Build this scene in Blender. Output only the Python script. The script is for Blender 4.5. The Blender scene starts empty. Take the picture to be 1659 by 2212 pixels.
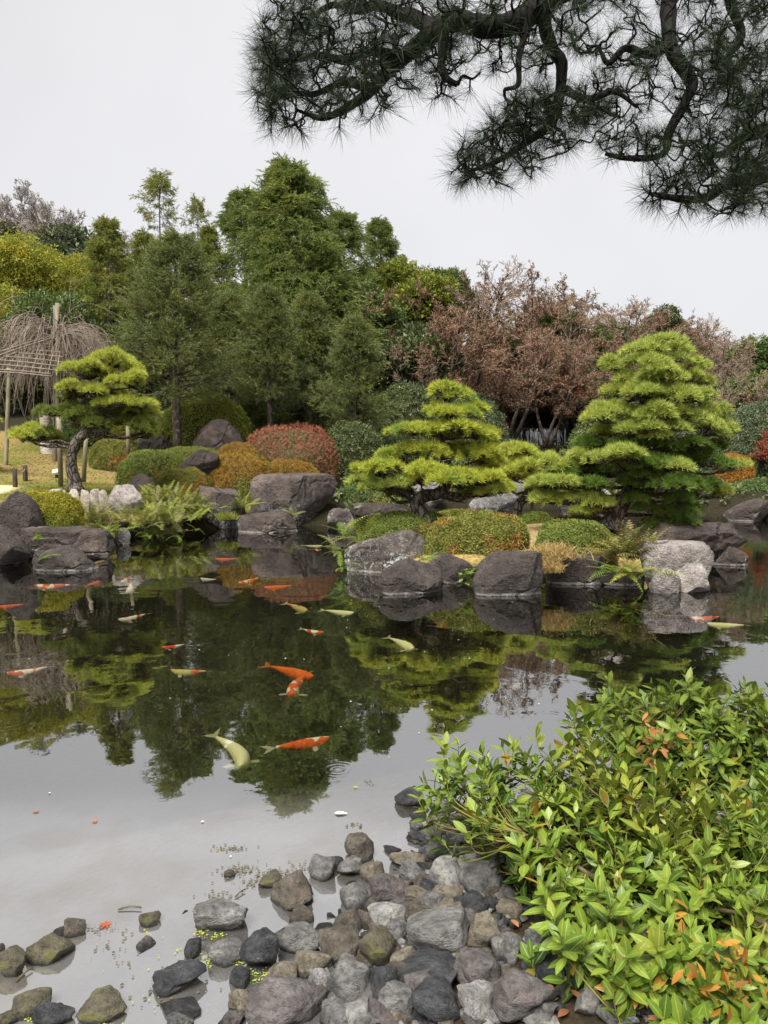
import bpy, math, random
import numpy as np
from mathutils import Vector, Matrix

random.seed(5)
RNG = np.random.default_rng(11)
PI = math.pi
COL = bpy.context.scene.collection
SC = bpy.context.scene

# ------------------------------------------------------------------ camera
CAM_H, PITCH, FPX, CX, CY = 2.2, math.radians(4.17), 1661.0, 829.5, 1106.0
cam_d = bpy.data.cameras.new('camera')
cam = bpy.data.objects.new('camera', cam_d); COL.objects.link(cam)
cam.location = (0, 0, CAM_H); cam.rotation_euler = (PI/2 - PITCH, 0, 0)
cam_d.sensor_fit = 'VERTICAL'; cam_d.sensor_height = 36.0; cam_d.sensor_width = 27.0
cam_d.lens = 18.0 * FPX / CY
cam_d.clip_start = 0.05; cam_d.clip_end = 1000
SC.camera = cam

# ------------------------------------------------------------------ sky and sun (bright overcast)
SUN_EL, SUN_AZ = math.radians(58), math.radians(205)      # azimuth clockwise from +Y: behind the camera, a little left
wd = bpy.data.worlds.new('World'); SC.world = wd; wd.use_nodes = True
nt = wd.node_tree; nt.nodes.clear()
sky = nt.nodes.new('ShaderNodeTexSky'); sky.sky_type = 'NISHITA'; sky.sun_disc = False
sky.sun_elevation = SUN_EL; sky.sun_rotation = SUN_AZ
cl = nt.nodes.new('ShaderNodeMix'); cl.data_type = 'RGBA'
cl.inputs[0].default_value = 0.965                            # cloud cover over the clear sky
cl.inputs[7].default_value = (2.61, 2.58, 2.61, 1)
nt.links.new(sky.outputs[0], cl.inputs[6])
bg = nt.nodes.new('ShaderNodeBackground'); bg.inputs[1].default_value = 0.0525
_tc = nt.nodes.new('ShaderNodeTexCoord'); _cn = nt.nodes.new('ShaderNodeTexNoise')      # faint cloud structure all round
_cn.inputs['Scale'].default_value = 1.5; _cn.inputs['Detail'].default_value = 4; nt.links.new(_tc.outputs['Generated'], _cn.inputs['Vector'])
_cm = nt.nodes.new('ShaderNodeMapRange'); _cm.inputs[1].default_value = .3; _cm.inputs[2].default_value = .7; _cm.inputs[3].default_value = .90; _cm.inputs[4].default_value = 1.06
nt.links.new(_cn.outputs[0], _cm.inputs[0]); _cx = nt.nodes.new('ShaderNodeVectorMath'); _cx.operation = 'SCALE'
nt.links.new(cl.outputs[2], _cx.inputs[0]); nt.links.new(_cm.outputs[0], _cx.inputs[3]); nt.links.new(_cx.outputs[0], bg.inputs[0])
wo = nt.nodes.new('ShaderNodeOutputWorld'); nt.links.new(bg.outputs[0], wo.inputs[0])
sun_d = bpy.data.lights.new('sun', 'SUN'); sun_d.energy = 1.5; sun_d.angle = math.radians(34)
sun_d.color = (1.0, 0.965, 0.90)
sun = bpy.data.objects.new('sun', sun_d); COL.objects.link(sun)
_sd = Vector((math.sin(SUN_AZ)*math.cos(SUN_EL), math.cos(SUN_AZ)*math.cos(SUN_EL), math.sin(SUN_EL)))
sun.rotation_euler = _sd.to_track_quat('Z', 'Y').to_euler()
sun.location = _sd * 100
SC.view_settings.view_transform = 'Standard'; SC.view_settings.look = 'None'
SC.view_settings.gamma = 1.0; SC.view_settings.use_curve_mapping = False
SC.view_settings.exposure = 2.60
SC.render.engine = 'CYCLES'
SC.cycles.use_denoising = True
SC.cycles.max_bounces = 8; SC.cycles.diffuse_bounces = 3; SC.cycles.glossy_bounces = 3
SC.cycles.transmission_bounces = 3; SC.cycles.transparent_max_bounces = 8
SC.cycles.caustics_reflective = False; SC.cycles.caustics_refractive = False

# ------------------------------------------------------------------ helpers
def ray(px, py):
    x, y = (px - CX)/FPX, (CY - py)/FPX
    c, s = math.cos(PITCH), math.sin(PITCH)
    return np.array((x, c + y*s, -s + y*c))
def at(px, py, D):
    d = ray(px, py); return np.array((0, 0, CAM_H)) + d*(D/d[1])
def gnd(px, py, z=0.0):
    d = ray(px, py); return np.array((0, 0, CAM_H)) + d*((z - CAM_H)/d[2])
def S(px, D): return px*D/FPX
def nrm(v):
    v = np.asarray(v, float); return v/np.maximum(np.linalg.norm(v, axis=-1, keepdims=True), 1e-9)
def U(a, b, n=None): return RNG.uniform(a, b, n)
def rdir(n): return nrm(RNG.normal(size=(n, 3)))

def _hash(ix, iy, iz, seed):
    h = (ix*374761393 + iy*668265263 + iz*2147483647 + seed*974711) & 0xffffffff
    h = ((h ^ (h >> 13))*1274126177) & 0xffffffff
    h = ((h ^ (h >> 16))*2246822519) & 0xffffffff
    return ((h ^ (h >> 15)) & 0xffff)/65535.0
def vnoise(P, seed=0):
    P = np.asarray(P, float); I = np.floor(P).astype(np.int64); f = P - I; f = f*f*(3-2*f)
    r = 0
    for dx in (0, 1):
        for dy in (0, 1):
            for dz in (0, 1):
                w = (f[..., 0] if dx else 1-f[..., 0])*(f[..., 1] if dy else 1-f[..., 1])*(f[..., 2] if dz else 1-f[..., 2])
                r = r + w*_hash(I[..., 0]+dx, I[..., 1]+dy, I[..., 2]+dz, seed)
    return r*2-1
def fbm(P, seed=0, o=4, g=0.5):
    r, a = 0, 1.0
    P = np.asarray(P, float)
    for i in range(o):
        r = r + a*vnoise(P*(2.03**i) + 17.3*i, seed+i); a *= g
    return r

class MB:
    """collects vertices and faces of one mesh"""
    def __init__(s): s.V, s.T, s.Q, s.n = [], [], [], 0
    def add(s, V, F):
        V = np.asarray(V, float).reshape(-1, 3); F = np.asarray(F, int)
        (s.T if F.shape[1] == 3 else s.Q).append(F + s.n); s.V.append(V); s.n += len(V)
        return s
    def mesh(s, name, mat=None, smooth=False, attr=None):
        me = bpy.data.meshes.new(name)
        V = np.concatenate(s.V) if s.V else np.zeros((0, 3))
        T = np.concatenate(s.T) if s.T else np.zeros((0, 3), int)
        Q = np.concatenate(s.Q) if s.Q else np.zeros((0, 4), int)
        me.vertices.add(len(V)); me.vertices.foreach_set('co', V.astype(np.float32).ravel())
        lo = np.concatenate([T.ravel(), Q.ravel()]).astype(np.int32)
        me.loops.add(len(lo)); me.loops.foreach_set('vertex_index', lo)
        np_ = len(T)+len(Q); me.polygons.add(np_)
        st = np.concatenate([np.arange(len(T))*3, len(T)*3 + np.arange(len(Q))*4]).astype(np.int32)
        me.polygons.foreach_set('loop_start', st)
        if smooth: me.polygons.foreach_set('use_smooth', np.ones(np_, bool))
        me.update(calc_edges=True); me.validate()
        if mat is not None:
            for m in (mat if isinstance(mat, (list, tuple)) else [mat]): me.materials.append(m)
        return me
    def obj(s, name, mat=None, parent=None, smooth=False, kind=None):
        return link(name, s.mesh(name, mat, smooth), parent, kind)

def link(name, me, parent=None, kind=None, mw=None):
    o = bpy.data.objects.new(name, me); COL.objects.link(o)
    if parent is not None: o.parent = parent
    if kind: o['kind'] = kind
    if mw is not None: o.matrix_basis = mw
    return o
def tag(o, label, cat, group=None):
    o['label'] = label; o['category'] = cat
    if group: o['group'] = group
    return o
def thing(name, label, cat, loc, group=None, rz=0.0):
    o = bpy.data.objects.new(name, None); COL.objects.link(o)
    o.location = tuple(loc); o.rotation_euler = (0, 0, rz); o.empty_display_size = 0.1
    return tag(o, label, cat, group)

def frames(d, up=None):
    """rows: x axis d, y side, z normal -> (n,3,3) with columns x,y,z"""
    d = nrm(d); n = len(d)
    up = np.tile((0, 0, 1.0), (n, 1)) if up is None else np.asarray(up, float)
    y = np.cross(up, d); bad = np.linalg.norm(y, axis=1) < 1e-3
    y[bad] = np.cross(np.array((1.0, .3, 0)), d[bad]); y = nrm(y); z = np.cross(d, y)
    return np.stack([d, y, z], axis=2)
def scatter(mb, tv, tf, pos, d, up=None, scale=1.0):
    tv = np.asarray(tv, float); R = frames(d, up); n = len(pos); k = len(tv)
    sc = np.broadcast_to(np.asarray(scale, float), (n,))
    V = np.einsum('nij,kj->nki', R, tv)*sc[:, None, None] + np.asarray(pos)[:, None, :]
    F = np.asarray(tf)[None] + (np.arange(n)*k)[:, None, None]
    mb.add(V.reshape(-1, 3), F.reshape(-1, np.asarray(tf).shape[1]))
def segs(mb, P0, P1, r0, r1, n=3):
    """separate tapered prisms, vectorised"""
    P0, P1 = np.asarray(P0), np.asarray(P1); m = len(P0)
    if m == 0: return
    r0 = np.broadcast_to(np.asarray(r0, float), (m,)); r1 = np.broadcast_to(np.asarray(r1, float), (m,))
    R = frames(P1-P0); a = np.arange(n)*2*PI/n
    ring = np.stack([np.zeros(n), np.cos(a), np.sin(a)], 1)
    o = np.einsum('nij,kj->nki', R, ring)
    V = np.concatenate([P0[:, None]+o*r0[:, None, None], P1[:, None]+o*r1[:, None, None]], 1)
    i = np.arange(n); f = np.stack([i, (i+1) % n, n+(i+1) % n, n+i], 1)
    mb.add(V.reshape(-1, 3), (f[None]+(np.arange(m)*2*n)[:, None, None]).reshape(-1, 4))
def tube(mb, pts, rad, n=8, cap=True, rough=0.0, seed=0):
    pts = np.asarray(pts, float); k = len(pts)
    rad = np.broadcast_to(np.asarray(rad, float), (k,))
    t = nrm(np.gradient(pts, axis=0)); R = frames(t, np.tile((0.13, 0.98, 0.1), (k, 1)))
    a = np.arange(n)*2*PI/n; ring = np.stack([np.zeros(n), np.cos(a), np.sin(a)], 1)
    V = pts[:, None] + np.einsum('nij,kj->nki', R, ring)*rad[:, None, None]
    if rough:
        V = V + (nrm(V-pts[:, None]))*(fbm(V*(0.35/np.mean(rad)), seed, 3)[..., None]*rough*rad[:, None, None])
    V = V.reshape(-1, 3); i = np.arange(n)
    f = np.stack([i, (i+1) % n, n+(i+1) % n, n+i], 1)
    F = (f[None] + (np.arange(k-1)*n)[:, None, None]).reshape(-1, 4)
    b = mb.n; mb.add(V, F)
    if cap:
        c = np.stack([np.zeros(n-2, int), np.arange(1, n-1), np.arange(2, n)], 1)
        mb.T.append(c[:, ::-1]+b); mb.T.append(c+b+(k-1)*n)
def smooth_path(pts, k=6, jit=0.0, seed=0):
    """Catmull-Rom through pts"""
    p = np.asarray(pts, float); q = np.vstack([2*p[0]-p[1], p, 2*p[-1]-p[-2]]); out = []
    for i in range(len(p)-1):
        for t in np.linspace(0, 1, k, endpoint=False):
            a, b, c, d = q[i], q[i+1], q[i+2], q[i+3]
            out.append(.5*((2*b)+(c-a)*t+(2*a-5*b+4*c-d)*t*t+(3*b-a-3*c+d)*t**3))
    out.append(p[-1]); out = np.array(out)
    if jit: out = out + jit*np.stack([fbm(out*3+9*j, seed+j, 2) for j in range(3)], 1)
    return out
def box(mb, c, s, R=None):
    v = np.array([(x, y, z) for x in (-.5, .5) for y in (-.5, .5) for z in (-.5, .5)])*np.asarray(s)
    if R is not None: v = v @ np.asarray(R).T
    mb.add(v+np.asarray(c), [(0, 1, 3, 2), (4, 6, 7, 5), (0, 4, 5, 1), (2, 3, 7, 6), (0, 2, 6, 4), (1, 5, 7, 3)])
_ICO = {}
def ico(sub):
    if sub not in _ICO:
        import bmesh
        bm = bmesh.new(); bmesh.ops.create_icosphere(bm, subdivisions=sub, radius=1.0)
        bm.verts.ensure_lookup_table()
        _ICO[sub] = (np.array([v.co[:] for v in bm.verts]), np.array([[v.index for v in f.verts] for f in bm.faces]))
        bm.free()
    return _ICO[sub][0].copy(), _ICO[sub][1]
# ------------------------------------------------------------------ materials
class NT:
    def __init__(s, name):
        s.m = bpy.data.materials.new(name); s.m.use_nodes = True; s.t = s.m.node_tree; s.t.nodes.clear()
        s.out = s.n('OutputMaterial')
    def n(s, typ, **kw):
        x = s.t.nodes.new('ShaderNode'+typ)
        for k, v in kw.items(): setattr(x, k, v)
        return x
    def l(s, a, b): s.t.links.new(a, b)
    def put(s, sock, v):
        if isinstance(v, bpy.types.NodeSocket): s.l(v, sock)
        elif isinstance(v, (tuple, list)) and len(v) == 3 and sock.type == 'RGBA': sock.default_value = (*v, 1)
        else: sock.default_value = v
    def mix(s, f, a, b, blend='MIX'):
        x = s.n('Mix', data_type='RGBA', blend_type=blend)
        s.put(x.inputs[0], f); s.put(x.inputs[6], a); s.put(x.inputs[7], b); return x.outputs[2]
    def math(s, op, a, b=0.0, c=None):
        x = s.n('Math', operation=op); s.put(x.inputs[0], a); s.put(x.inputs[1], b)
        if c is not None: s.put(x.inputs[2], c)
        return x.outputs[0]
    def rng(s, v, a, b, c=0.0, d=1.0):
        x = s.n('MapRange', interpolation_type='SMOOTHSTEP'); s.put(x.inputs[0], v)
        for i, q in enumerate((a, b, c, d)): x.inputs[i+1].default_value = q
        return x.outputs[0]
    def noise(s, vec, scale, detail=4, rough=.55, dist=0.0):
        x = s.n('TexNoise'); s.l(vec, x.inputs['Vector']); x.inputs['Scale'].default_value = scale
        x.inputs['Detail'].default_value = detail; x.inputs['Roughness'].default_value = rough
        x.inputs['Distortion'].default_value = dist; return x.outputs[0]
    def voro(s, vec, scale, feature='F1'):
        x = s.n('TexVoronoi', feature=feature); s.l(vec, x.inputs['Vector']); x.inputs['Scale'].default_value = scale
        return x.outputs['Distance']
    def n1c(s, vec, scale):
        x = s.n('TexNoise'); s.l(vec, x.inputs['Vector']); x.inputs['Scale'].default_value = scale; x.inputs['Detail'].default_value = 3; return x.outputs[1]
    def obj(s):
        if not hasattr(s, '_tc'): s._tc = s.n('TexCoord')
        return s._tc.outputs['Object']
    def pos(s):
        if not hasattr(s, '_g'): s._g = s.n('NewGeometry')
        return s._g.outputs['Position']
    def island(s):
        s.pos(); return s._g.outputs['Random Per Island']
    def orand(s):
        return s.n('ObjectInfo').outputs['Random']
    def sep(s, v):
        x = s.n('SeparateXYZ'); s.l(v, x.inputs[0]); return x.outputs
    def bump(s, h, strength=.5, dist=.02, normal=None):
        x = s.n('Bump'); x.inputs['Strength'].default_value = strength; x.inputs['Distance'].default_value = dist
        s.l(h, x.inputs['Height'])
        if normal is not None: s.l(normal, x.inputs['Normal'])
        return x.outputs[0]
    def pbsdf(s, col, rough=.7, spec=.3, normal=None, metal=0.0):
        x = s.n('BsdfPrincipled'); s.put(x.inputs['Base Color'], col); s.put(x.inputs['Roughness'], rough)
        s.put(x.inputs['Specular IOR Level'], spec); x.inputs['Metallic'].default_value = metal
        if normal is not None: s.l(normal, x.inputs['Normal'])
        return x.outputs[0]
    def done(s, sh): s.l(sh, s.out.inputs[0]); return s.m

def leaf_mat(name, c1, c2, c3=None, patch=None, scale=1.2, lo=.45, hi=.62, rough=.55, transl=.3, odd=None, spec=.25, vein=False):
    """c1..c3 vary leaf by leaf; patch = another hue in soft patches; odd = (share, colour) of stray leaves"""
    t = NT(name); r = t.math('FRACT', t.math('ADD', t.island(), t.orand()))
    col = t.mix(r, c1, c2)
    if c3: col = t.mix(t.rng(t.math('FRACT', t.math('MULTIPLY', r, 7.13)), .55, 1.0), col, c3)
    if patch: col = t.mix(t.rng(t.noise(t.obj(), scale, 3), lo, hi), col, patch)
    if odd:
        col = t.mix(t.math('LESS_THAN', t.math('FRACT', t.math('MULTIPLY', r, 13.77)), odd[0]), col, odd[1])
    if vein:
        va = t.n('Attribute', attribute_name='vein').outputs['Fac']
        col = t.mix(t.math('MULTIPLY', t.rng(va, .17, .03), .45), col, (.40, .45, .14))
        col = t.mix(t.math('MULTIPLY', t.rng(t.noise(t.pos(), 70, 3, .6), .63, .70), .55), col, (.13, .075, .03))
        col = t.mix(t.math('MULTIPLY', t.rng(t.noise(t.pos(), 22, 3, .6), .5, .68), .35), col, t.mix(1.0, col, (.55, .62, .5), 'MULTIPLY'))
    b = t.pbsdf(col, rough, spec)
    tr = t.n('BsdfTranslucent'); t.l(col, tr.inputs[0])
    mx = t.n('MixShader'); mx.inputs[0].default_value = transl; t.l(b, mx.inputs[1]); t.l(tr.outputs[0], mx.inputs[2])
    return t.done(mx.outputs[0])

def bark_mat(name, c1, c2, c3=None, sc=6.0, depth=.03, plates=True, zs=.35):
    t = NT(name); mp = t.n('Mapping'); t.l(t.obj(), mp.inputs[0]); mp.inputs['Scale'].default_value = (1, 1, zs)
    v = mp.outputs[0]; n = t.noise(v, sc, 5, .6)
    if plates:
        d = t.voro(v, sc*1.6, 'DISTANCE_TO_EDGE'); pl = t.rng(d, .0, .16)
    else: pl = t.rng(n, .35, .65)
    col = t.mix(pl, c1, c2)
    if c3: col = t.mix(t.rng(t.noise(t.obj(), sc*.5, 4), .5, .68), col, c3)
    h = t.math('ADD', pl, t.math('MULTIPLY', n, .6))
    return t.done(t.pbsdf(col, .85, .15, t.bump(h, .9, depth)))

def rock_mat(name, c1, c2, lichen=None, lich_z=(0.0, 1.2), lich_amt=.5, sc=1.6, warm=None, wet=True, vein=None, speck=.45, gloss=0.0, bd=.11, crack=0.0):
    t = NT(name); o = t.obj(); z = t.sep(t.pos())[2]
    n1 = t.noise(o, sc, 6, .62, .3); n2 = t.noise(o, sc*5.5, 6, .65); n3 = t.noise(o, sc*22, 4, .6)
    col = t.mix(t.rng(n1, .33, .67), c1, c2)
    col = t.mix(t.math('MULTIPLY', t.rng(n3, .55, .75), speck), col, tuple(min(1, q*2.1+.02) for q in c2))
    col = t.mix(t.math('MULTIPLY', t.rng(n2, .52, .36), .6), col, tuple(q*.45 for q in c1))
    if warm: col = t.mix(t.math('MULTIPLY', t.rng(t.noise(o, sc*.8+.3, 4), .52, .68), .7), col, warm)
    if vein: col = t.mix(t.math('MULTIPLY', t.rng(t.voro(t.mix(.16, o, t.n1c(o, sc*3)), sc*1.9, 'DISTANCE_TO_EDGE'), .022, .0), t.math('MULTIPLY', t.rng(n2, .48, .62), t.rng(n1, .50, .62))), col, vein)
    ck = None
    if crack:
        mpc = t.n('Mapping'); t.l(t.mix(.30, o, t.n1c(o, sc*.9)), mpc.inputs[0]); mpc.inputs['Scale'].default_value = (1, 1, 1.7); mpc.inputs['Rotation'].default_value = (.3, .5, 0)
        ck = t.math('MULTIPLY', t.rng(t.voro(mpc.outputs[0], crack, 'DISTANCE_TO_EDGE'), .022, .0), t.rng(n1, .40, .55))
        col = t.mix(t.math('MULTIPLY', ck, .75), col, tuple(q*.3 for q in c1))
    if lichen:
        mpn = t.n('Mapping'); t.l(o, mpn.inputs[0]); mpn.inputs['Scale'].default_value = (1, 1, .55)
        band = t.rng(z, lich_z[1], lich_z[0])
        th = t.math('ADD', t.noise(mpn.outputs[0], sc*11, 8, .78, .6), t.math('MULTIPLY', t.noise(o, sc*1.3, 2), .45))
        f = t.math('MULTIPLY', t.rng(th, .86-lich_amt*.3, .94-lich_amt*.3), band)
        col = t.mix(f, col, lichen)
    rough = .82
    if wet:
        zz = t.math('ADD', z, t.math('MULTIPLY', t.math('SUBTRACT', n2, .5), .05))
        line = t.math('MULTIPLY', t.rng(zz, .0, .015), t.rng(zz, .055, .03))
        if wet != 'dark': col = t.mix(t.math('MULTIPLY', line, .6), col, (.27, .25, .23))
        below = t.rng(zz, .035, .0) if wet == 'dark' else t.rng(zz, .015, -.01); col = t.mix(below, col, (.018, .017, .013))
        rough = t.rng(zz, .0, .05, .35, .82)
    if gloss: rough = t.rng(n1, .3, .7, .82-gloss, .82-gloss*.3)
    h = t.math('ADD', t.math('MULTIPLY', n2, 1.0), t.math('MULTIPLY', n3, .35))
    if ck is not None: h = t.math('SUBTRACT', h, t.math('MULTIPLY', ck, .8))
    return t.done(t.pbsdf(col, rough, .35, t.bump(h, .85, bd)))

def plain_mat(name, c1, c2, sc=8, rough=.8, bump=.3, zs=1.0, spec=.2):
    t = NT(name); mp = t.n('Mapping'); t.l(t.obj(), mp.inputs[0]); mp.inputs['Scale'].default_value = (1, 1, zs)
    n = t.noise(mp.outputs[0], sc, 5, .6)
    return t.done(t.pbsdf(t.mix(t.rng(n, .35, .65), c1, c2), rough, spec, t.bump(n, bump, .02)))

M = {}
# foliage
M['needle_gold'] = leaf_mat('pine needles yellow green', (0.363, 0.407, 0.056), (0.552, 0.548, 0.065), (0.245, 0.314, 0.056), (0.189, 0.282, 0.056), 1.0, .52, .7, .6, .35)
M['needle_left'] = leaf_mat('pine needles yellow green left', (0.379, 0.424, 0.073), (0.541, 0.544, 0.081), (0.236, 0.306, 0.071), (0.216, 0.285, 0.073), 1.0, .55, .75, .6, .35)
M['needle_shade'] = leaf_mat('pine needles shaded green', (0.140, 0.185, 0.037), (0.216, 0.240, 0.044), (0.103, 0.139, 0.031), None, transl=.3, rough=.6)  # dark copy of the needles, paints shade into rear and lower pads
M['needle_green'] = leaf_mat('pine needles fresh green', (0.317, 0.391, 0.083), (0.506, 0.544, 0.105), (0.214, 0.277, 0.077), (0.556, 0.534, 0.105), .8, .54, .7, .6, .35)
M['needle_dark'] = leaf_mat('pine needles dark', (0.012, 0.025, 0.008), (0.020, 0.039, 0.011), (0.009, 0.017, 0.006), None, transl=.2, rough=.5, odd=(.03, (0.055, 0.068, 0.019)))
M['yew'] = leaf_mat('yew foliage', (0.105, 0.136, 0.042), (0.179, 0.201, 0.055), (0.072, 0.095, 0.035), (0.188, 0.201, 0.050), .6, .5, .68, transl=.25)
M['hinoki'] = leaf_mat('cypress foliage', (0.109, 0.158, 0.043), (0.216, 0.266, 0.057), (0.063, 0.097, 0.031), (0.244, 0.266, 0.057), .35, .5, .68, transl=.28)
M['hinoki_light'] = leaf_mat('cypress foliage yellowish', (0.169, 0.208, 0.041), (0.282, 0.289, 0.051), (0.091, 0.120, 0.033), (0.254, 0.202, 0.051), .4, .52, .7, transl=.3)
M['broad_dark'] = leaf_mat('evergreen leaves dark', (0.058, 0.083, 0.031), (0.117, 0.139, 0.043), (0.033, 0.048, 0.019), (0.131, 0.146, 0.043), .5, .52, .7, rough=.4, transl=.2)
M['broad_mid'] = leaf_mat('evergreen leaves mid green', (0.075, 0.127, 0.038), (0.144, 0.194, 0.046), (0.045, 0.071, 0.029), (0.197, 0.216, 0.051), .5, .5, .66, rough=.42, transl=.25)
M['broad_yellow'] = leaf_mat('yellowing leaves', (0.239, 0.254, 0.035), (0.379, 0.353, 0.042), (0.141, 0.184, 0.034), (0.478, 0.366, 0.035), .45, .56, .74, transl=.35)
M['broad_lime'] = leaf_mat('lime leaves', (0.176, 0.209, 0.031), (0.264, 0.275, 0.033), (0.099, 0.132, 0.028), None, transl=.35)
M['hill_green'] = leaf_mat('hillside leaves', (0.073, 0.103, 0.053), (0.140, 0.164, 0.074), (0.053, 0.070, 0.043), (0.180, 0.156, 0.078), .25, .5, .68, transl=.2)
M['russet'] = leaf_mat('russet leaves', (0.157, 0.104, 0.061), (0.219, 0.153, 0.083), (0.113, 0.083, 0.048), (0.131, 0.133, 0.061), .35, .5, .7, transl=.3)
M['maple_red'] = leaf_mat('red maple leaves', (.34, .055, .035), (.42, .11, .04), (.22, .04, .03), None, transl=.35)
M['orange_leaf'] = leaf_mat('orange leaves', (.36, .15, .025), (.42, .22, .03), (.20, .09, .02), None, transl=.3)
M['azalea_green'] = leaf_mat('azalea leaves green', (0.131, 0.174, 0.034), (0.217, 0.246, 0.042), (0.078, 0.110, 0.030), (0.262, 0.211, 0.042), 1.1, .5, .66, transl=.25)
M['azalea_bright'] = leaf_mat('azalea leaves bright', (0.261, 0.253, 0.025), (0.384, 0.324, 0.029), (0.139, 0.156, 0.025), (0.175, 0.200, 0.029), 1.2, .5, .7, transl=.28)
M['azalea_orange'] = leaf_mat('azalea leaves orange', (0.253, 0.158, 0.024), (0.354, 0.189, 0.030), (0.152, 0.101, 0.022), (0.189, 0.184, 0.028), .7, .48, .64, transl=.28)
M['azalea_mixed'] = leaf_mat('azalea leaves green and rust', (0.153, 0.174, 0.034), (0.250, 0.240, 0.041), (0.089, 0.102, 0.028), (0.322, 0.191, 0.048), 1.3, .5, .62, transl=.25)
M['red_bush'] = leaf_mat('red twig bush', (0.288, 0.095, 0.058), (0.373, 0.145, 0.082), (0.212, 0.076, 0.048), (0.246, 0.130, 0.062), .8, .52, .7, transl=.3)
M['fern'] = leaf_mat('fern fronds', (0.225, 0.274, 0.045), (0.338, 0.346, 0.054), (0.128, 0.167, 0.033), None, transl=.35, rough=.5)
M['fern_dull'] = leaf_mat('fern fronds dull', (0.175, 0.194, 0.068), (0.253, 0.241, 0.080), (0.130, 0.097, 0.054), None, transl=.3, rough=.55)
M['fern_bright'] = leaf_mat('fern fronds bright', (0.146, 0.234, 0.031), (0.223, 0.307, 0.043), (0.112, 0.181, 0.031), None, transl=.35, rough=.5)
M['fern_brown'] = leaf_mat('fern fronds old', (0.157, 0.115, 0.056), (0.221, 0.176, 0.063), (0.120, 0.132, 0.047), None, transl=.25, rough=.55)
M['dry_grass'] = leaf_mat('dry grass', (.42, .29, .12), (.52, .38, .17), (.30, .24, .07), None, transl=.3, rough=.7)
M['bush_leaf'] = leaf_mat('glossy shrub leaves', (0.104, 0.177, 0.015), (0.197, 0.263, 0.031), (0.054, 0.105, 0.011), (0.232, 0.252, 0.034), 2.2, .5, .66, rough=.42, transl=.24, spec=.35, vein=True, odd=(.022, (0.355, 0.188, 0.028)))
M['bush_leaf_shade'] = leaf_mat('glossy shrub leaves shaded', (0.041, 0.092, 0.009), (0.095, 0.160, 0.017), (0.024, 0.054, 0.008), None, rough=.42, transl=.22, spec=.35, vein=True, odd=(.035, (0.272, 0.204, 0.028)))  # darker copy for inner leaves, crown shade put into the colour
M['dead_leaf'] = leaf_mat('dead leaves', (.40, .16, .06), (.48, .24, .10), (.24, .10, .05), None, transl=.3)
M['duckweed'] = leaf_mat('duckweed', (.30, .38, .04), (.42, .45, .06), None, None, transl=.2)
M['algae'] = leaf_mat('floating algae', (.06, .05, .03), (.13, .11, .06), None, None, transl=.0)
# wood
M['bark_pine'] = bark_mat('pine bark', (.022, .018, .015), (.115, .095, .08), (.17, .145, .125), 7.0, .04)
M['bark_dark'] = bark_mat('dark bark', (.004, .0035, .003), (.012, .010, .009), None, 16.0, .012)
M['bark_yew'] = bark_mat('brown grey bark', (.03, .022, .017), (.095, .075, .058), (.14, .125, .105), 9.0, .02, False)
M['bark_grey'] = bark_mat('grey cypress bark', (.07, .065, .058), (.17, .165, .155), None, 9.0, .02, False, .12)
M['twig_red'] = bark_mat('reddish twigs', (.27, .150, .105), (.36, .22, .155), None, 3.0, .005, False)
M['twig_brown'] = bark_mat('brown twigs', (.23, .165, .12), (.32, .24, .175), None, 3.0, .005, False)
M['twig_pale'] = bark_mat('haze pale far twigs', (.25, .22, .20), (.33, .295, .27), None, 3.0, .005, False)  # paleness paints in the haze over the far hill
M['twig_cherry'] = bark_mat('cherry twigs', (.19, .145, .115), (.29, .235, .195), None, 3.0, .005, False)
M['bark_wrap'] = bark_mat('straw wrapped trunk', (.36, .30, .25), (.50, .44, .39), None, 5.0, .02, False, 3.0)
M['bamboo'] = plain_mat('weathered bamboo', (.13, .105, .082), (.22, .185, .15), 5, .6)
M['post'] = plain_mat('weathered round post', (.15, .13, .085), (.25, .22, .15), 6, .85, .4, .3)
M['stake'] = plain_mat('dark fence stake', (.035, .025, .02), (.09, .07, .055), 9, .85, .4, .3)
M['rope'] = plain_mat('rope', (.20, .155, .10), (.28, .22, .14), 30, .9)
M['stem'] = plain_mat('shrub stems', (.055, .045, .028), (.12, .095, .05), 25, .7, .3)
M['green_stem'] = plain_mat('young stems', (.13, .15, .03), (.20, .16, .05), 25, .6, .1)
M['lamp_white'] = plain_mat('white enamel', (.75, .75, .73), (.8, .8, .78), 8, .4, .02)
# rock
LICH = (.42, .42, .39)
M['rock_brown'] = rock_mat('dark brown rock', (.036, .027, .023), (.090, .068, .058), LICH, (.0, .5), .20, 1.4, warm=(.13, .098, .08), crack=.55)
M['rock_dark'] = rock_mat('smooth dark rock', (.032, .025, .022), (.074, .058, .051), LICH, (.0, .25), .08, 1.2, warm=(.105, .082, .07), crack=.5)
M['rock_lichen'] = rock_mat('lichened rock', (.055, .043, .038), (.125, .100, .088), (.40, .42, .38), (.0, 1.0), .40, 1.6, warm=(.16, .12, .105), crack=.45)
M['rock_grey'] = rock_mat('grey rock', (.10, .092, .09), (.20, .185, .178), (.42, .41, .39), (.0, 1.6), .3, 1.5, warm=(.13, .10, .085))
M['rock_pale'] = rock_mat('pale rock', (.18, .155, .14), (.41, .37, .34), None, sc=1.9, warm=(.16, .115, .105))
M['rock_edge'] = rock_mat('pale edging stone', (.34, .29, .23), (.50, .45, .39), None, sc=3.0, warm=(.24, .18, .13), wet=False)
M['rock_cliff'] = rock_mat('wet black rock', (.010, .009, .009), (.028, .025, .025), None, sc=1.5, wet=False)
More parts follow.
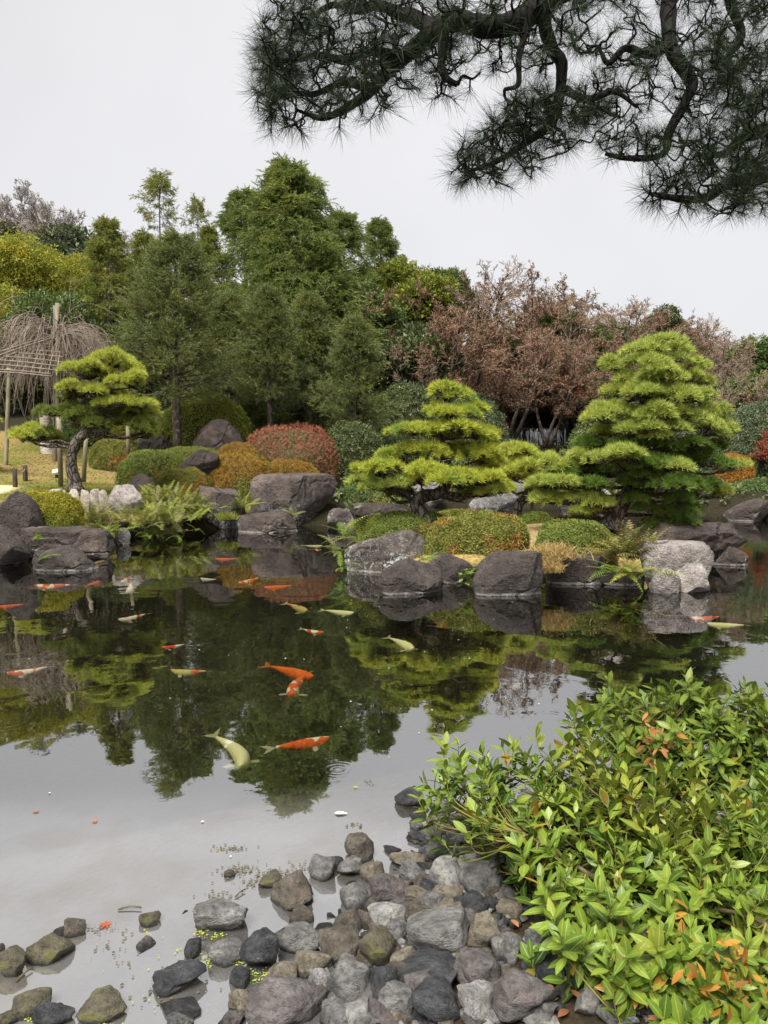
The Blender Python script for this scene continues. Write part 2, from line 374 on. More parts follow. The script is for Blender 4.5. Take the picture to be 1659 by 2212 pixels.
def cob(name, a, b, **k): M[name] = rock_mat(name, a, b, sc=k.pop('sc', 1.5), speck=.12, gloss=.42, bd=.035, wet='dark', **k)
cob('cobble grey', (.095, .093, .090), (.27, .262, .25), vein=(.42, .41, .38))
cob('cobble pale', (.18, .175, .17), (.45, .44, .41), warm=(.22, .19, .145), vein=(.5, .49, .46))
cob('cobble dark', (.024, .025, .028), (.085, .085, .09), vein=(.30, .30, .31))
cob('cobble tan', (.12, .10, .072), (.31, .275, .21), warm=(.15, .12, .075))
cob('cobble brown', (.065, .055, .042), (.17, .145, .115), warm=(.12, .085, .065), vein=(.32, .29, .25))
cob('cobble purple', (.080, .070, .068), (.20, .18, .174), warm=(.115, .075, .072), lichen=(.40, .37, .35), lich_z=(3, -1), lich_amt=.1)
cob('cobble mossy', (.080, .072, .048), (.17, .15, .10), warm=(.15, .155, .03))
# others
M['water_fall'] = plain_mat('falling water', (.34, .36, .38), (.5, .52, .54), 20, .25, .2, .1)
# ------------------------------------------------------------------ terrain, pond
def sd_poly(X, Y, poly):
    """signed distance, positive inside"""
    d = np.full(X.shape, 1e18); ins = np.zeros(X.shape, bool); n = len(poly)
    for i in range(n):
        (x0, y0), (x1, y1) = poly[i], poly[(i+1) % n]
        ex, ey = x1-x0, y1-y0; wx, wy = X-x0, Y-y0
        t = np.clip((wx*ex+wy*ey)/(ex*ex+ey*ey+1e-12), 0, 1)
        d = np.minimum(d, (wx-ex*t)**2+(wy-ey*t)**2)
        c = ((y0 <= Y) & (y1 > Y)) | ((y1 <= Y) & (y0 > Y))
        ins ^= c & (X < x0+(Y-y0)/(y1-y0+1e-12)*ex)
    return np.where(ins, 1, -1)*np.sqrt(d)
def gl(pts): return [tuple(gnd(x, y, 0)[:2]) for x, y in pts]
BANK = [(-120, -30), (-22, -30), (-13, 2), (-10.5, 12)] + gl([(-60, 1228), (20, 1212), (120, 1195), (215, 1178), (290, 1160), (420, 1148), (520, 1138), (640, 1137), (735, 1137)]) \
    + [(0.6, 27.5), (2.5, 31), (6, 31.5), (9.2, 31)] + [(11.5, 27.5), (14, 25.5), (19, 23), (24, 12), (30, -30), (120, -30), (120, 200), (-120, 200)]
ISLE = gl([(755, 1205), (800, 1228), (870, 1262), (960, 1262), (1100, 1268), (1200, 1246), (1300, 1246), (1400, 1250), (1500, 1240), (1545, 1200)]) + [(7.2, 17.2), (6.2, 20.5), (3.5, 22), (0.8, 20.6)]
NEAR = gl([(905, 1765), (780, 1860), (690, 1940), (590, 2060), (560, 2160), (420, 2230)]) + [(-1.4, 2.2), (-2.6, 0), (-6, -2), (-10, -30), (20, -30), (9, 3), (6.5, 5.2), (3.4, 5.9), (1.8, 5.6), (.7, 5.2)]
def hill(X, Y):
    return 25*np.exp(-(((X+56)/38.)**2+((Y-104)/38.)**2)) + 6.5*np.exp(-(((X-20)/45.)**2+((Y-85)/30.)**2)) \
        + 4.5*np.exp(-(((X+8)/16.)**2+((Y-52)/14.)**2))
def height(X, Y):
    X = np.asarray(X, float); Y = np.asarray(Y, float)
    a = sd_poly(X, Y, BANK); b = sd_poly(X, Y, ISLE); c = sd_poly(X, Y, NEAR)
    za = np.interp(a, [-3, -1.0, -.15, .25, .9, 2, 4.5, 9, 14, 22, 40], [-.95, -.7, -.3, .2, .62, .85, 1.15, 1.7, 2.1, 2.6, 3.6])
    za = za + np.where(a > 0, hill(X, Y), 0)*np.clip((a-6)/10., 0, 1)
    zb = np.interp(b, [-2, -.6, -.1, .3, 1, 2.5], [-.95, -.7, -.3, .2, .42, .6])
    zc = np.interp(c, [-3, -1.2, -.4, 0, .8, 2, 3.5, 6], [-.8, -.36, -.13, -.04, .11, .20, .26, .40])
    P = np.stack([X*.9, Y*.9, X*0], -1)
    return np.maximum(np.maximum(za, zb), zc) + .05*fbm(P, 3, 3)
def hz(x, y): return float(height(np.array([x]), np.array([y]))[0])

gx = np.concatenate([np.linspace(-120, -22, 50)[:-1], np.linspace(-22, 20, 150)[:-1], np.linspace(20, 120, 50)])
gy = np.concatenate([np.linspace(-30, 0, 12)[:-1], np.linspace(0, 8, 60)[:-1], np.linspace(8, 36, 105)[:-1], np.linspace(36, 180, 56)])
GX, GY = np.meshgrid(gx, gy); GZ = height(GX, GY)
ny, nx = GX.shape
idx = np.arange(nx*ny).reshape(ny, nx)
gq = np.stack([idx[:-1, :-1], idx[:-1, 1:], idx[1:, 1:], idx[1:, :-1]], -1).reshape(-1, 4)
# soil zones as a colour layer of the material
aD = sd_poly(GX, GY, BANK); bD = sd_poly(GX, GY, ISLE)
nz = fbm(np.stack([GX*.7, GY*.7, GX*0], -1), 21, 4)
C = np.zeros((ny, nx, 3)); C[:] = (.022, .021, .011)                                # leaf mould
lawn = (aD > .6) & (GX < -3.0) & (GY < 34) & (GY > 14)
C[lawn] = (.165, .140, .045)
C[lawn & (nz > .15)] = (.125, .125, .03)
C[lawn & (nz < -.35)] = (.20, .145, .06)
C[(bD > -.3)] = (.03, .025, .014)
C[(bD > .45)] = (.27, .20, .10)
C[(bD > .2) & (nz > .25)] = (.24, .18, .07)
px_ = (GX < -11.2) & (GY > 21.0) & (GY < 23.8) & (aD > .5)
C[px_] = (.52, .41, .28)
rimg = (aD > -.1) & (aD < 2.2) & (GY < 34); C[rimg & ~lawn] = (.022, .019, .011)
C[(aD > .5) & (aD < 1.4) & (GX > -7.2) & (GX < -6.0) & (GY < 21)] = (.13, .095, .045)
C[GZ < .0] = (.012, .012, .008)
C[(GZ < .03) & (GY < 5.6)] = (.055, .047, .035)
C[(GZ >= .03) & (GY < 8)] = (.036, .027, .018)
g = MB(); g.add(np.stack([GX, GY, GZ], -1), gq)
gme = g.mesh('ground', None, True)
ca = gme.color_attributes.new('soil', 'FLOAT_COLOR', 'POINT')
ca.data.foreach_set('color', np.concatenate([C.reshape(-1, 3), np.ones((nx*ny, 1))], 1).astype(np.float32).ravel())
t = NT('ground soil'); at_ = t.n('Attribute', attribute_name='soil')
n = t.noise(t.pos(), 2.5, 8, .7); n2 = t.noise(t.pos(), 14, 5, .65)
col = t.mix(1.0, at_.outputs[0], t.mix(t.rng(n2, .3, .7), (.55, .6, .6), (1.45, 1.35, 1.2)), 'MULTIPLY')
col = t.mix(t.math('MULTIPLY', t.rng(n, .5, .7), .5), col, t.mix(1.0, at_.outputs[0], (.65, .85, .6), 'MULTIPLY'))
gme.materials.append(t.done(t.pbsdf(col, .95, .1, t.bump(t.math('ADD', n, n2), .6, .05))))
link('ground', gme, None, 'structure')

# pond water: one flat sheet, slightly rippled, with a few rings
t = NT('pond water'); P = t.pos()
mp = t.n('Mapping'); t.l(P, mp.inputs[0]); mp.inputs['Scale'].default_value = (1, .8, 1)
w1 = t.noise(mp.outputs[0], 1.1, 2, .45, .5); w2 = t.noise(mp.outputs[0], 5.5, 2, .5, .3)
hgt = t.math('ADD', t.math('MULTIPLY', w1, 1.0), t.math('MULTIPLY', w2, .10))
# livelier water in the open channel at the right
ch = t.math('MULTIPLY', t.rng(t.sep(P)[0], 4.5, 8.0), t.rng(t.sep(P)[1], 6, 10))
hgt = t.math('ADD', hgt, t.math('MULTIPLY', t.math('MULTIPLY', t.noise(mp.outputs[0], 7.0, 3, .5), ch), .22))
for (rx, ry, rs) in [(730, 1662, .17), (1190, 1548, .2), (1600, 1470, .3), (215, 1500, .15), (245, 1518, .1), (600, 1690, .09), (20, 1560, .3), (1340, 1500, .25)]:
    c = gnd(rx, ry); vm = t.n('VectorMath', operation='DISTANCE'); t.l(P, vm.inputs[0]); vm.inputs[1].default_value = tuple(c)
    d = vm.outputs['Value']
    ring = t.math('MULTIPLY', t.math('SINE', t.math('MULTIPLY', d, 2*PI/(rs*.27))), t.math('MULTIPLY', t.rng(d, rs, rs*.55), t.rng(d, rs*.1, rs*.3)))
    hgt = t.math('ADD', hgt, t.math('MULTIPLY', ring, .013*rs/.2))
nb = t.bump(hgt, .25, .028)
fr = t.n('Fresnel'); fr.inputs['IOR'].default_value = 1.9; t.l(nb, fr.inputs['Normal'])
fac = t.rng(fr.outputs[0], .34, .75, .43, .62)
gls = t.n('BsdfGlossy'); gls.inputs['Roughness'].default_value = .012; gls.inputs[0].default_value = (1, 1, 1, 1); t.l(nb, gls.inputs['Normal'])
tra = t.n('BsdfTransparent'); tra.inputs[0].default_value = (.92, .92, .80, 1)
ms = t.n('MixShader'); t.l(fac, ms.inputs[0]); t.l(tra.outputs[0], ms.inputs[1]); t.l(gls.outputs[0], ms.inputs[2])
# pale near-shore veil: thin silt, whitened to paint in brighter sky reflection
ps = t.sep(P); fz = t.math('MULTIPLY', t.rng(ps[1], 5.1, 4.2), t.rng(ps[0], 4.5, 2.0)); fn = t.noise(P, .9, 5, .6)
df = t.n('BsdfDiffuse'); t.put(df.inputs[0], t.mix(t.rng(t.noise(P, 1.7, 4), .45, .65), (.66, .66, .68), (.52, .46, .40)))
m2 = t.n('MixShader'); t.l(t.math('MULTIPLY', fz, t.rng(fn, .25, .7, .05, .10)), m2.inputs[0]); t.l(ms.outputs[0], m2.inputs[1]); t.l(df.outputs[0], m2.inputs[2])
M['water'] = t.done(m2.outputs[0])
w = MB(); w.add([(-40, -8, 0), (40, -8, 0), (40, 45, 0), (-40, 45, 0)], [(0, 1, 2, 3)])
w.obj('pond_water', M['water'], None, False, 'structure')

# ------------------------------------------------------------------ boulders
def rock_verts(sub, seed, dims, cuts=9, rough=.10, flat=1.0, sq=1.0):
    r = np.random.default_rng(seed); V, F = ico(sub)
    if sq != 1.0: V = np.sign(V)*np.abs(V)**sq
    for k in range(cuts+(5 if sq >= .7 else 1)):
        nrm_ = nrm(r.normal(size=3)*np.array((1, 1, .9))); d = r.uniform(.46, .80)
        e = V @ nrm_ - d; V = V - np.where(e > 0, e*r.uniform(.72, .96), 0)[:, None]*nrm_
    if flat < 1.0:
        e = V[:, 2]-flat; V[:, 2] -= np.where(e > 0, e*.85, 0)
    N = nrm(V)
    V = V + N*(rough*fbm(V*1.6+seed*3.7, seed, 3)[:, None]) + N*(rough*.34*fbm(V*6.5+seed, seed+9, 3)[:, None]) - N*(.035*np.clip(1-np.abs(fbm(V*np.array((1.3, 1.3, 2.2))+seed*1.3, seed+5, 2))*7, 0, 1)[:, None])
    lo, hi = V.min(0), V.max(0); V = (V-(lo+hi)/2)/((hi-lo)/2)
    return V*np.asarray(dims)/2, F
def boulder(px0, px1, ytop, ybase, D, mat, label, seed, depth=.8, sub=None, sink=.25, cuts=9, rough=.10, flat=1.0, tilt=0.0, zb=None, name='boulder', sq=.85, group=None, rz=0.0):
    a, b = at(px0, ybase, D), at(px1, ybase, D); top = at((px0+px1)/2, ytop, D)
    if zb is None: zb = a[2]
    wdt = b[0]-a[0]; hgt = top[2]-zb+sink; sub = sub or (6 if px1-px0 > 145 else 5)
    V, F = rock_verts(sub, seed, (wdt, wdt*depth, hgt), cuts, rough, flat, sq)
    c, s = math.cos(rz), math.sin(rz); V = V @ np.array([[c, s, 0], [-s, c, 0], [0, 0, 1]])
    V[:, 2] += V[:, 0]*tilt
    V[:, 2] += hgt/2
    mb = MB(); mb.add(V, F); o = mb.obj(name, M[mat], None, True)
    o.location = ((a[0]+b[0])/2, D+wdt*depth*.30, zb-sink)
    return tag(o, label, 'rock', group)
def Dw(y): return gnd(829, y)[1]
B = boulder
# left bank
B(-45, 75, 1058, 1165, 16.6, 'rock_dark', 'smooth dark boulder leaning over the flat rock at the left edge', 3, .8, rough=.06, cuts=6, tilt=-.25, sink=.6)
B(-60, 52, 1135, 1222, 15.4, 'rock_dark', 'dark boulder with a pale waterline below the leaning boulder, cut off by the left edge', 8, .8, rough=.06, cuts=5)
B(40, 232, 1140, 1203, 16.3, 'rock_brown', 'broad flat-topped brown rock in front of the bright clipped shrub', 5, .6, flat=.55, cuts=6, rough=.07, tilt=-.03)
B(62, 208, 1182, 1236, 14.6, 'rock_dark', 'low pointed dark rock in the water holding a yellow fern frond', 9, .5, flat=.8, cuts=8, rough=.09, tilt=-.12)
B(228, 305, 1046, 1110, 20.4, 'rock_pale', 'rounded pale boulder ending the row of edging stones', 12, .8, rough=.09, cuts=7, zb=.55)
B(272, 335, 1022, 1062, 22.8, 'rock_dark', 'dark stone under the edge of the olive clipped mound', 22, .7, rough=.05, cuts=4, zb=.95)
B(248, 282, 1140, 1166, 19.0, 'rock_grey', 'small grey stone at the waterline between the two ferns', 31, .8)
# far shore
B(430, 528, 1052, 1136, 23.2, 'rock_lichen', 'angular brown boulder with pale lichen beside the ferns', 16, .8, cuts=10, rough=.07, tilt=-.08)
B(540, 726, 1022, 1138, 23.9, 'rock_lichen', 'largest blocky boulder on the far shore, lichen streaks down its face', 41, .6, cuts=7, rough=.045, sq=.55, flat=.9)
B(507, 640, 1108, 1150, 22.0, 'rock_brown', 'low domed boulder in the water before the largest far boulder', 18, .7, cuts=5, rough=.05, flat=.9)
B(706, 764, 1098, 1138, 23.4, 'rock_lichen', 'small square stone against the right end of the largest far boulder', 27, .8, sq=.6, cuts=6)
B(728, 890, 1086, 1132, 25.4, 'rock_brown', 'long low brown rock behind the ferns at the island tip', 29, .5, sq=.6, flat=.8, cuts=6, rough=.05)
B(408, 536, 904, 980, 29.5, 'rock_brown', 'big dark rounded boulder behind the orange azalea mound', 33, .8, cuts=5, rough=.05, zb=1.9, sink=.3)
B(372, 474, 973, 1020, 25.3, 'rock_dark', 'slanting dark rock lying between the clipped azalea mounds', 37, .7, cuts=9, rough=.06, tilt=.12, zb=1.45)
B(288, 372, 935, 975, 31.5, 'rock_dark', 'dark mossy rock beside the foot of the tall yew', 38, .7, cuts=6, zb=2.0)
B(-10, 60, 955, 1002, 34, 'rock_grey', 'grey rocks in the shade behind the bamboo post', 39, .7, zb=1.75)
# behind the island
B(890, 965, 1035, 1098, 30.5, 'rock_grey', 'tall grey rock behind the leaning pine trunk', 43, .6, sq=.7, zb=.3)
B(1010, 1130, 1050, 1106, 29.5, 'rock_grey', 'grey split rock seen between the two left island pines', 44, .5, cuts=10, sq=.7)
B(1088, 1215, 1020, 1090, 32.5, 'rock_grey', 'tall pale grey rock on the far shore behind the small pine', 45, .5, cuts=9, sq=.75, zb=.3)
B(1205, 1265, 1060, 1108, 28.8, 'rock_brown', 'dark upright stone standing in the water behind the small pine', 46, .6, sq=.55, rough=.04)
B(1280, 1330, 1050, 1102, 30.0, 'rock_pale', 'pale stone in the far water left of the leaning trunk', 47, .7)
B(1330, 1440, 1072, 1108, 31.0, 'rock_grey', 'long grey shore rock behind the big pine trunk', 48, .4, sq=.7)
B(1440, 1520, 1070, 1108, 31.0, 'rock_brown', 'brown shore rock under the hanging right boughs', 49, .4, sq=.7)
B(1570, 1680, 1078, 1126, 25.8, 'rock_brown', 'dark boulder across the channel with a pale leaf resting on it', 51, .7, cuts=5, rough=.05)
# island edge
B(742, 930, 1145, 1236, 14.4, 'rock_lichen', 'big domed island boulder with white lichen at its left side', 53, .75, cuts=6, rough=.05, flat=.9, tilt=-.04)
B(815, 962, 1212, 1286, 12.15, 'rock_dark', 'smooth dark boulder in the water, first of the island front', 55, .6, cuts=7, rough=.06)
B(926, 1030, 1196, 1262, 13.2, 'rock_dark', 'dark peaked boulder between the two larger front boulders', 57, .7, cuts=8, rough=.06)
B(1012, 1066, 1202, 1236, 14.0, 'rock_brown', 'small dark stone wedged left of the blocky front boulder', 58, .7, sq=.6)
B(1024, 1174, 1193, 1289, 12.05, 'rock_dark', 'blocky dark boulder with flat top at the middle of the island front', 61, .62, cuts=8, rough=.045, sq=.6, flat=.85)
B(1184, 1312, 1200, 1261, 13.1, 'rock_brown', 'low dark slab rock left of the large dark fern', 63, .5, cuts=6, rough=.05, sq=.55, flat=.75)
B(1300, 1400, 1236, 1268, 12.9, 'rock_brown', 'dark rock at the waterline beneath the large dark fern', 66, .5, sq=.7)
B(1385, 1546, 1172, 1268, 12.7, 'rock_pale', 'large pale pinkish block at the right tip of the island', 71, .75, cuts=4, rough=.05, sq=.6, flat=.72)
B(1408, 1474, 1226, 1270, 12.25, 'rock_pale', 'small upright pale stone leaning on the large pale block', 67, .8, sq=.7)
B(1466, 1542, 1220, 1268, 12.3, 'rock_pale', 'rounded pale stone at the right foot of the large pale block', 68, .8, sq=.75)
B(1400, 1622, 1128, 1216, 15.6, 'rock_brown', 'long rippled dark rock behind the large pale block', 71, .62, cuts=8, rough=.15, sq=.7, tilt=.04)
B(1545, 1620, 1182, 1217, 15.3, 'rock_brown', 'low dark rock at the right end of the long rippled rock', 72, .6, cuts=6)
B(1470, 1600, 1120, 1170, 17.5, 'rock_brown', 'dark rock farthest back at the island right tip', 73, .6, cuts=8, rough=.13, zb=.05)

# row of pale edging stones under the left pine
eds = [(100, 132, 1056, 1092), (133, 147, 1058, 1094), (148, 172, 1056, 1100), (172, 196, 1057, 1104), (196, 214, 1056, 1106), (214, 232, 1057, 1108)]
el = ['low flat edging stone at the left end of the pale row', 'narrow pale edging stone second from the left end', 'broad cream edging stone third in the pale row', 'widest cream edging stone under the pine trunk', 'pale edging stone right of the pine trunk foot', 'pale edging stone touching the rounded boulder']
for i, (a, b, c, d) in enumerate(eds):
    B(a-1, b+1, c, d, 20.9-.05*i, 'rock_edge', el[i], 80+i, .8, sub=4, sink=.25, cuts=5, rough=.06, sq=.45, name='edging_stone', group='pale edging stones under the left pine')

# waterfall far behind the small pine
wl = at(1085, 985, 42.5); wr = at(1235, 985, 42.5); wz = at(1160, 922, 42.5)[2]
wf = thing('waterfall', 'small waterfall over a black rock ledge behind the pines', 'waterfall', ((wl[0]+wr[0])/2, 42.5, wl[2]-1.0))
mb = MB(); V, F = rock_verts(5, 90, (wr[0]-wl[0]+.8, 2.2, wz-wl[2]+1.0), 6, .06, .85, .5); V[:, 2] += (wz-wl[2]+1.0)/2
V[:, 1] += 1.1; mb.add(V, F); mb.obj('rock_ledge', M['rock_cliff'], wf, True)
mb = MB(); hh = wz-wl[2]+1.0
for i in range(150):
    x = (wr[0]-wl[0])*(.44*np.clip(RNG.normal(), -1.1, 1.1)-.06)*.9; z1 = hh*U(.88, .97); z0 = max(.1, z1-U(.4, 1.6))
    wd_ = U(.005, .02); y = -.16-U(0, .12)
    k = 5; zz = np.linspace(z1, z0, k); xs = x+.03*RNG.normal(size=k); yy = y-.06*np.linspace(0, 1, k)
    tube(mb, np.stack([xs, yy, zz], 1), wd_*np.array([.5, .9, 1, .8, .3]), 5)
mb.obj('falling_water', M['water_fall'], wf, True, 'stuff')
# ------------------------------------------------------------------ leaf templates (x forward, y side, z up)
def leaf_tmpl(l=1.0, w=.42, fold=.10, droop=.12):
    """pointed oval leaf, 8 triangles, folded along the midrib"""
    xs = [0, .28, .62, 1.0]; hw = [0, .5, .42, 0]
    V = [(0, 0, 0)]
    for x, h in zip(xs[1:3], hw[1:3]):
        z = -droop*x*x
        V += [(x*l, h*w, z+fold*h*w*2), (x*l, 0, z), (x*l, -h*w, z+fold*h*w*2)]
    V += [(l, 0, -droop)]
    T = [(0, 2, 1), (0, 3, 2), (1, 2, 5), (1, 5, 4), (2, 3, 6), (2, 6, 5), (4, 5, 7), (5, 6, 7)]
    return np.array(V), np.array(T)
def quad_leaf(w=.5):
    return np.array([(0, 0, 0), (.5, w/2, .06), (1, 0, -.05), (.5, -w/2, .06)]), np.array([(0, 2, 1), (0, 3, 2)])
def feather(n=5, spread=.36, w=.11, droop=.1):
    """flat conifer spray: a midrib and paired narrow leaflets"""
    V, T = [], []
    def tri(a, b, ww):
        a = np.array(a, float); b = np.array(b, float); d = nrm(b-a); s = np.array((-d[1], d[0], 0))*ww
        i = len(V); V.extend([a+s, a-s, b]); T.append((i, i+1, i+2))
    tri((0, 0, 0), (1, 0, -droop), w*.7)
    for k in range(n):
        x = .12+.72*k/n; L = spread*(1-.55*k/n)
        for s in (-1, 1): tri((x, 0, -droop*x*x), (x+L*.72, s*L*.7, -droop*(x+.2)**2), w)
    return np.array(V), np.array(T)
def clump(n=7, seed=0, w=.5):
    r = np.random.default_rng(seed); V0, T0 = quad_leaf(w); mb = MB()
    d = nrm(r.normal(size=(n, 3))+np.array((.7, 0, .25)))
    scatter(mb, V0, T0, d*r.uniform(.05, .35, (n, 1)), d, nrm(r.normal(size=(n, 3))*.5+np.array((0, 0, 1))), r.uniform(.45, .75, n))
    return np.concatenate(mb.V), np.concatenate(mb.T)
def needle_tmpl(n=36, cone=70, w=.018, seed=0, curve=0.0):
    r = np.random.default_rng(seed)
    th = np.radians(cone)*np.sqrt(r.uniform(.02, 1, n)); ph = r.uniform(0, 2*PI, n)
    d = np.stack([np.cos(th), np.sin(th)*np.cos(ph), np.sin(th)*np.sin(ph)], 1)
    s = nrm(np.cross(d, r.normal(size=(n, 3)))); L = r.uniform(.7, 1.05, n)[:, None]
    b = np.stack([r.uniform(-.25, .1, n), r.normal(size=n)*.02, r.normal(size=n)*.02], 1)
    V = np.stack([b+s*w, b-s*w, b+d*L], 1).reshape(-1, 3)
    return V, np.arange(3*n).reshape(n, 3)

# ------------------------------------------------------------------ branching, level by level
def grow(P, D, L, R, k, jit, trop, taper=.35):
    """n crooked polylines of k pieces -> points (n,k+1,3), radii (n,k+1)"""
    n = len(P); pts = [P]; d = nrm(D)
    for i in range(k):
        d = nrm(d + RNG.normal(size=(n, 3))*jit + np.asarray(trop))
        pts.append(pts[-1] + d*(np.asarray(L)/k)[:, None])
    return np.stack(pts, 1), np.asarray(R)[:, None]*np.linspace(1, taper, k+1)[None]
def spawn(pts, rad, m, t0, t1, ang, lratio, L, rratio=.6):
    n, k = pts.shape[0], pts.shape[1]-1
    i = np.repeat(np.arange(n), m); tt = U(t0, t1, n*m)*k; a = np.clip(tt.astype(int), 0, k-1); f = (tt-a)[:, None]
    P = pts[i, a]*(1-f)+pts[i, a+1]*f; ax = nrm(pts[i, a+1]-pts[i, a])
    q = nrm(np.cross(ax, rdir(n*m))); an = np.radians(U(ang[0], ang[1], n*m))[:, None]
    d = ax*np.cos(an)+q*np.sin(an)
    return P, d, np.repeat(L, m)*U(lratio[0], lratio[1], n*m)*(1-.35*tt/k), (rad[i, a])*rratio
def add_lines(mb, pts, rad, n=3):
    for j in range(pts.shape[1]-1): segs(mb, pts[:, j], pts[:, j+1], rad[:, j], rad[:, j+1], n)

def bare_tree_mesh(H, spread, seed, twig_w, gens=4, counts=(14, 5, 5, 4), up=.06, trunk_r=None, leaf=None, leaf_n=0, multi=1, droop=0.0):
    """leafless deciduous tree: (wood MB, fine twig MB, leaf MB)"""
    global RNG; keep = RNG; RNG = np.random.default_rng(seed)
    wood, twig, lf = MB(), MB(), MB(); tr = trunk_r or H*.018
    P = np.stack([U(-.15, .15, multi)*H*.2, U(-.15, .15, multi)*H*.2, np.zeros(multi)], 1) if multi > 1 else np.zeros((1, 3))
    D = np.stack([U(-.3, .3, multi), U(-.3, .3, multi), np.ones(multi)], 1)
    pts, rad = grow(P, D, np.full(multi, H*.72), np.full(multi, tr), 7, .10, (0, 0, .05), .3)
    for p, r in zip(pts, rad): tube(wood, p, r, 7)
    L = np.full(multi, H*.72)
    for gi in range(gens):
        P, D, L2, R = spawn(pts, rad, counts[gi] if gi else max(4, counts[0]//multi), .28 if gi == 0 else .2, 1.0, (35, 70) if gi == 0 else (22, 58), (.42, .68) if gi == 0 else (.38, .62), L*(spread if gi == 0 else 1), .55)
        R = np.maximum(R, twig_w)
        pts, rad = grow(P, D, L2, R, 4 if gi < 2 else 3, .16, (0, 0, up-droop*gi), .5)
        rad = np.maximum(rad, twig_w*.6)
        add_lines(wood if gi < 1 else twig, pts, rad, 4 if gi < 1 else 3); L = L2
    if leaf is not None and leaf_n:
        q = pts[:, 1:].reshape(-1, 3); s = RNG.choice(len(q), min(leaf_n, len(q)), replace=False)
        scatter(lf, *leaf, q[s], rdir(len(s))*np.array((1, 1, .5)), None, U(.8, 1.3, len(s)))
    RNG = keep
    return wood, twig, lf

def conifer(H, base_h, rad, seed, tmpl, size, nb, drop=0.0, rise=.35, prof=None, dens=9, tr=None, ragged=.25, trunk_vis=True):
    """layered conifer: (trunk MB, branches MB, foliage MB)"""
    global RNG; keep = RNG; RNG = np.random.default_rng(seed)
    T, Bm, Fm = MB(), MB(), MB(); tr = tr or H*.017
    tp = np.stack([.012*H*fbm(np.stack([np.linspace(0, 2, 12), np.full(12, seed*1.7), np.full(12, .3)], 1), seed, 2), .012*H*fbm(np.stack([np.linspace(0, 2, 12), np.full(12, seed*.7), np.full(12, 2.3)], 1), seed+4, 2), np.linspace(-.3, H, 12)], 1)
    tp[:, :2] -= tp[0, :2]
    tube(T, tp, tr*np.linspace(1.15, .12, 12)**.8, 9, True, .12, seed)
    u = np.sort(U(0, 1, nb)**.9); z = base_h+(H*.985-base_h)*u
    L = rad*(prof(u) if prof else (1-u)**.75*np.clip(.55+u*2.4, 0, 1))*U(1-ragged, 1+ragged*.6, nb)+.12*rad
    az = np.arange(nb)*2.39996+U(-.4, .4, nb)
    P = np.stack([np.interp(z, tp[:, 2], tp[:, 0]), np.interp(z, tp[:, 2], tp[:, 1]), z], 1)
    rz = rise*(.35+.9*u)-drop*(1-u)*.6
    D = np.stack([np.cos(az), np.sin(az), rz+U(-.12, .12, nb)], 1)
    pts, rr = grow(P, D, L, np.maximum(.008, L*.012), 6, .09, (0, 0, -.05*drop+.02), .25)
    add_lines(Bm, pts, rr, 4)
    m = dens; P2, D2, L2, R2 = spawn(pts, rr, m, .15, 1.0, (28, 62), (.22, .42), L, .5)
    D2[:, 2] = D2[:, 2]*.45-drop*.25
    p2, r2 = grow(P2, D2, L2, np.maximum(.004, R2), 3, .10, (0, 0, -.06*drop), .4)
    add_lines(Bm, p2[:, :3], r2[:, :3], 3)
    A = np.concatenate([p2[:, j] for j in (1, 2, 3)]+[p2[:, 2]*.5+p2[:, 3]*.5, pts[:, 4], pts[:, 5], pts[:, 6]])
    d2 = np.concatenate([p2[:, j]-p2[:, j-1] for j in (1, 2, 3)]+[p2[:, 3]-p2[:, 2]]+[pts[:, j]-pts[:, j-1] for j in (4, 5, 6)])
    n = len(A); A = A+RNG.normal(size=(n, 3))*size*.14
    dd = nrm(nrm(d2)+RNG.normal(size=(n, 3))*.38+np.array((0, 0, -.28*drop+.10)))
    upv = nrm(RNG.normal(size=(n, 3))*.45+np.array((0, 0, 1.0)))
    scatter(Fm, *tmpl, A, dd, upv, size*U(.7, 1.25, n))
    RNG = keep
    return T, Bm, Fm

def broad_tree(H, rx, rz, seed, tmpl, size, nclump, lobes=14, trunk=True, tr=None, base_h=.3, crown_c=None):
    """round-crowned broadleaf: leaf clumps on lobed shells over real limbs"""
    global RNG; keep = RNG; RNG = np.random.default_rng(seed)
    T, Fm = MB(), MB(); tr = tr or H*.02
    cz = crown_c if crown_c is not None else H-rz
    lc = rdir(lobes)*np.array((rx*.62, rx*.62, rz*.62))*U(.55, 1.05, (lobes, 1))+np.array((0, 0, cz)); lr = U(.34, .52, lobes)*min(rx, rz*1.3)
    tp = smooth_path([(0, 0, -.3), (U(-.1, .1)*rx, U(-.1, .1)*rx, H*base_h), (U(-.15, .15)*rx, U(-.15, .15)*rx, cz)], 4)
    tube(T, tp, tr*np.linspace(1.1, .45, len(tp)), 8, True, .15, seed)
    for c in lc:
        s = tp[int(len(tp)*U(.45, .9))]; mid = (s+c)/2+RNG.normal(size=3)*.08*rx
        tube(T, smooth_path([s, mid, c], 3), np.linspace(tr*.4, tr*.1, 7), 5)
    per = nclump//lobes; A, N = [], []
    for c, r in zip(lc, lr):
        d = rdir(per); d[:, 2] = np.abs(d[:, 2])*np.where(U(0, 1, per) < .72, 1, -1)
        A.append(c+d*r*U(.72, 1.08, (per, 1))*np.array((1, 1, .8))); N.append(d)
    A = np.concatenate(A); N = np.concatenate(N); n = len(A)
    dd = nrm(N+RNG.normal(size=(n, 3))*.55); up = nrm(N*.7+np.array((0, 0, .7))+RNG.normal(size=(n, 3))*.35)
    scatter(Fm, *tmpl, A, dd, up, size*U(.7, 1.3, n))
    RNG = keep
    return T, Fm

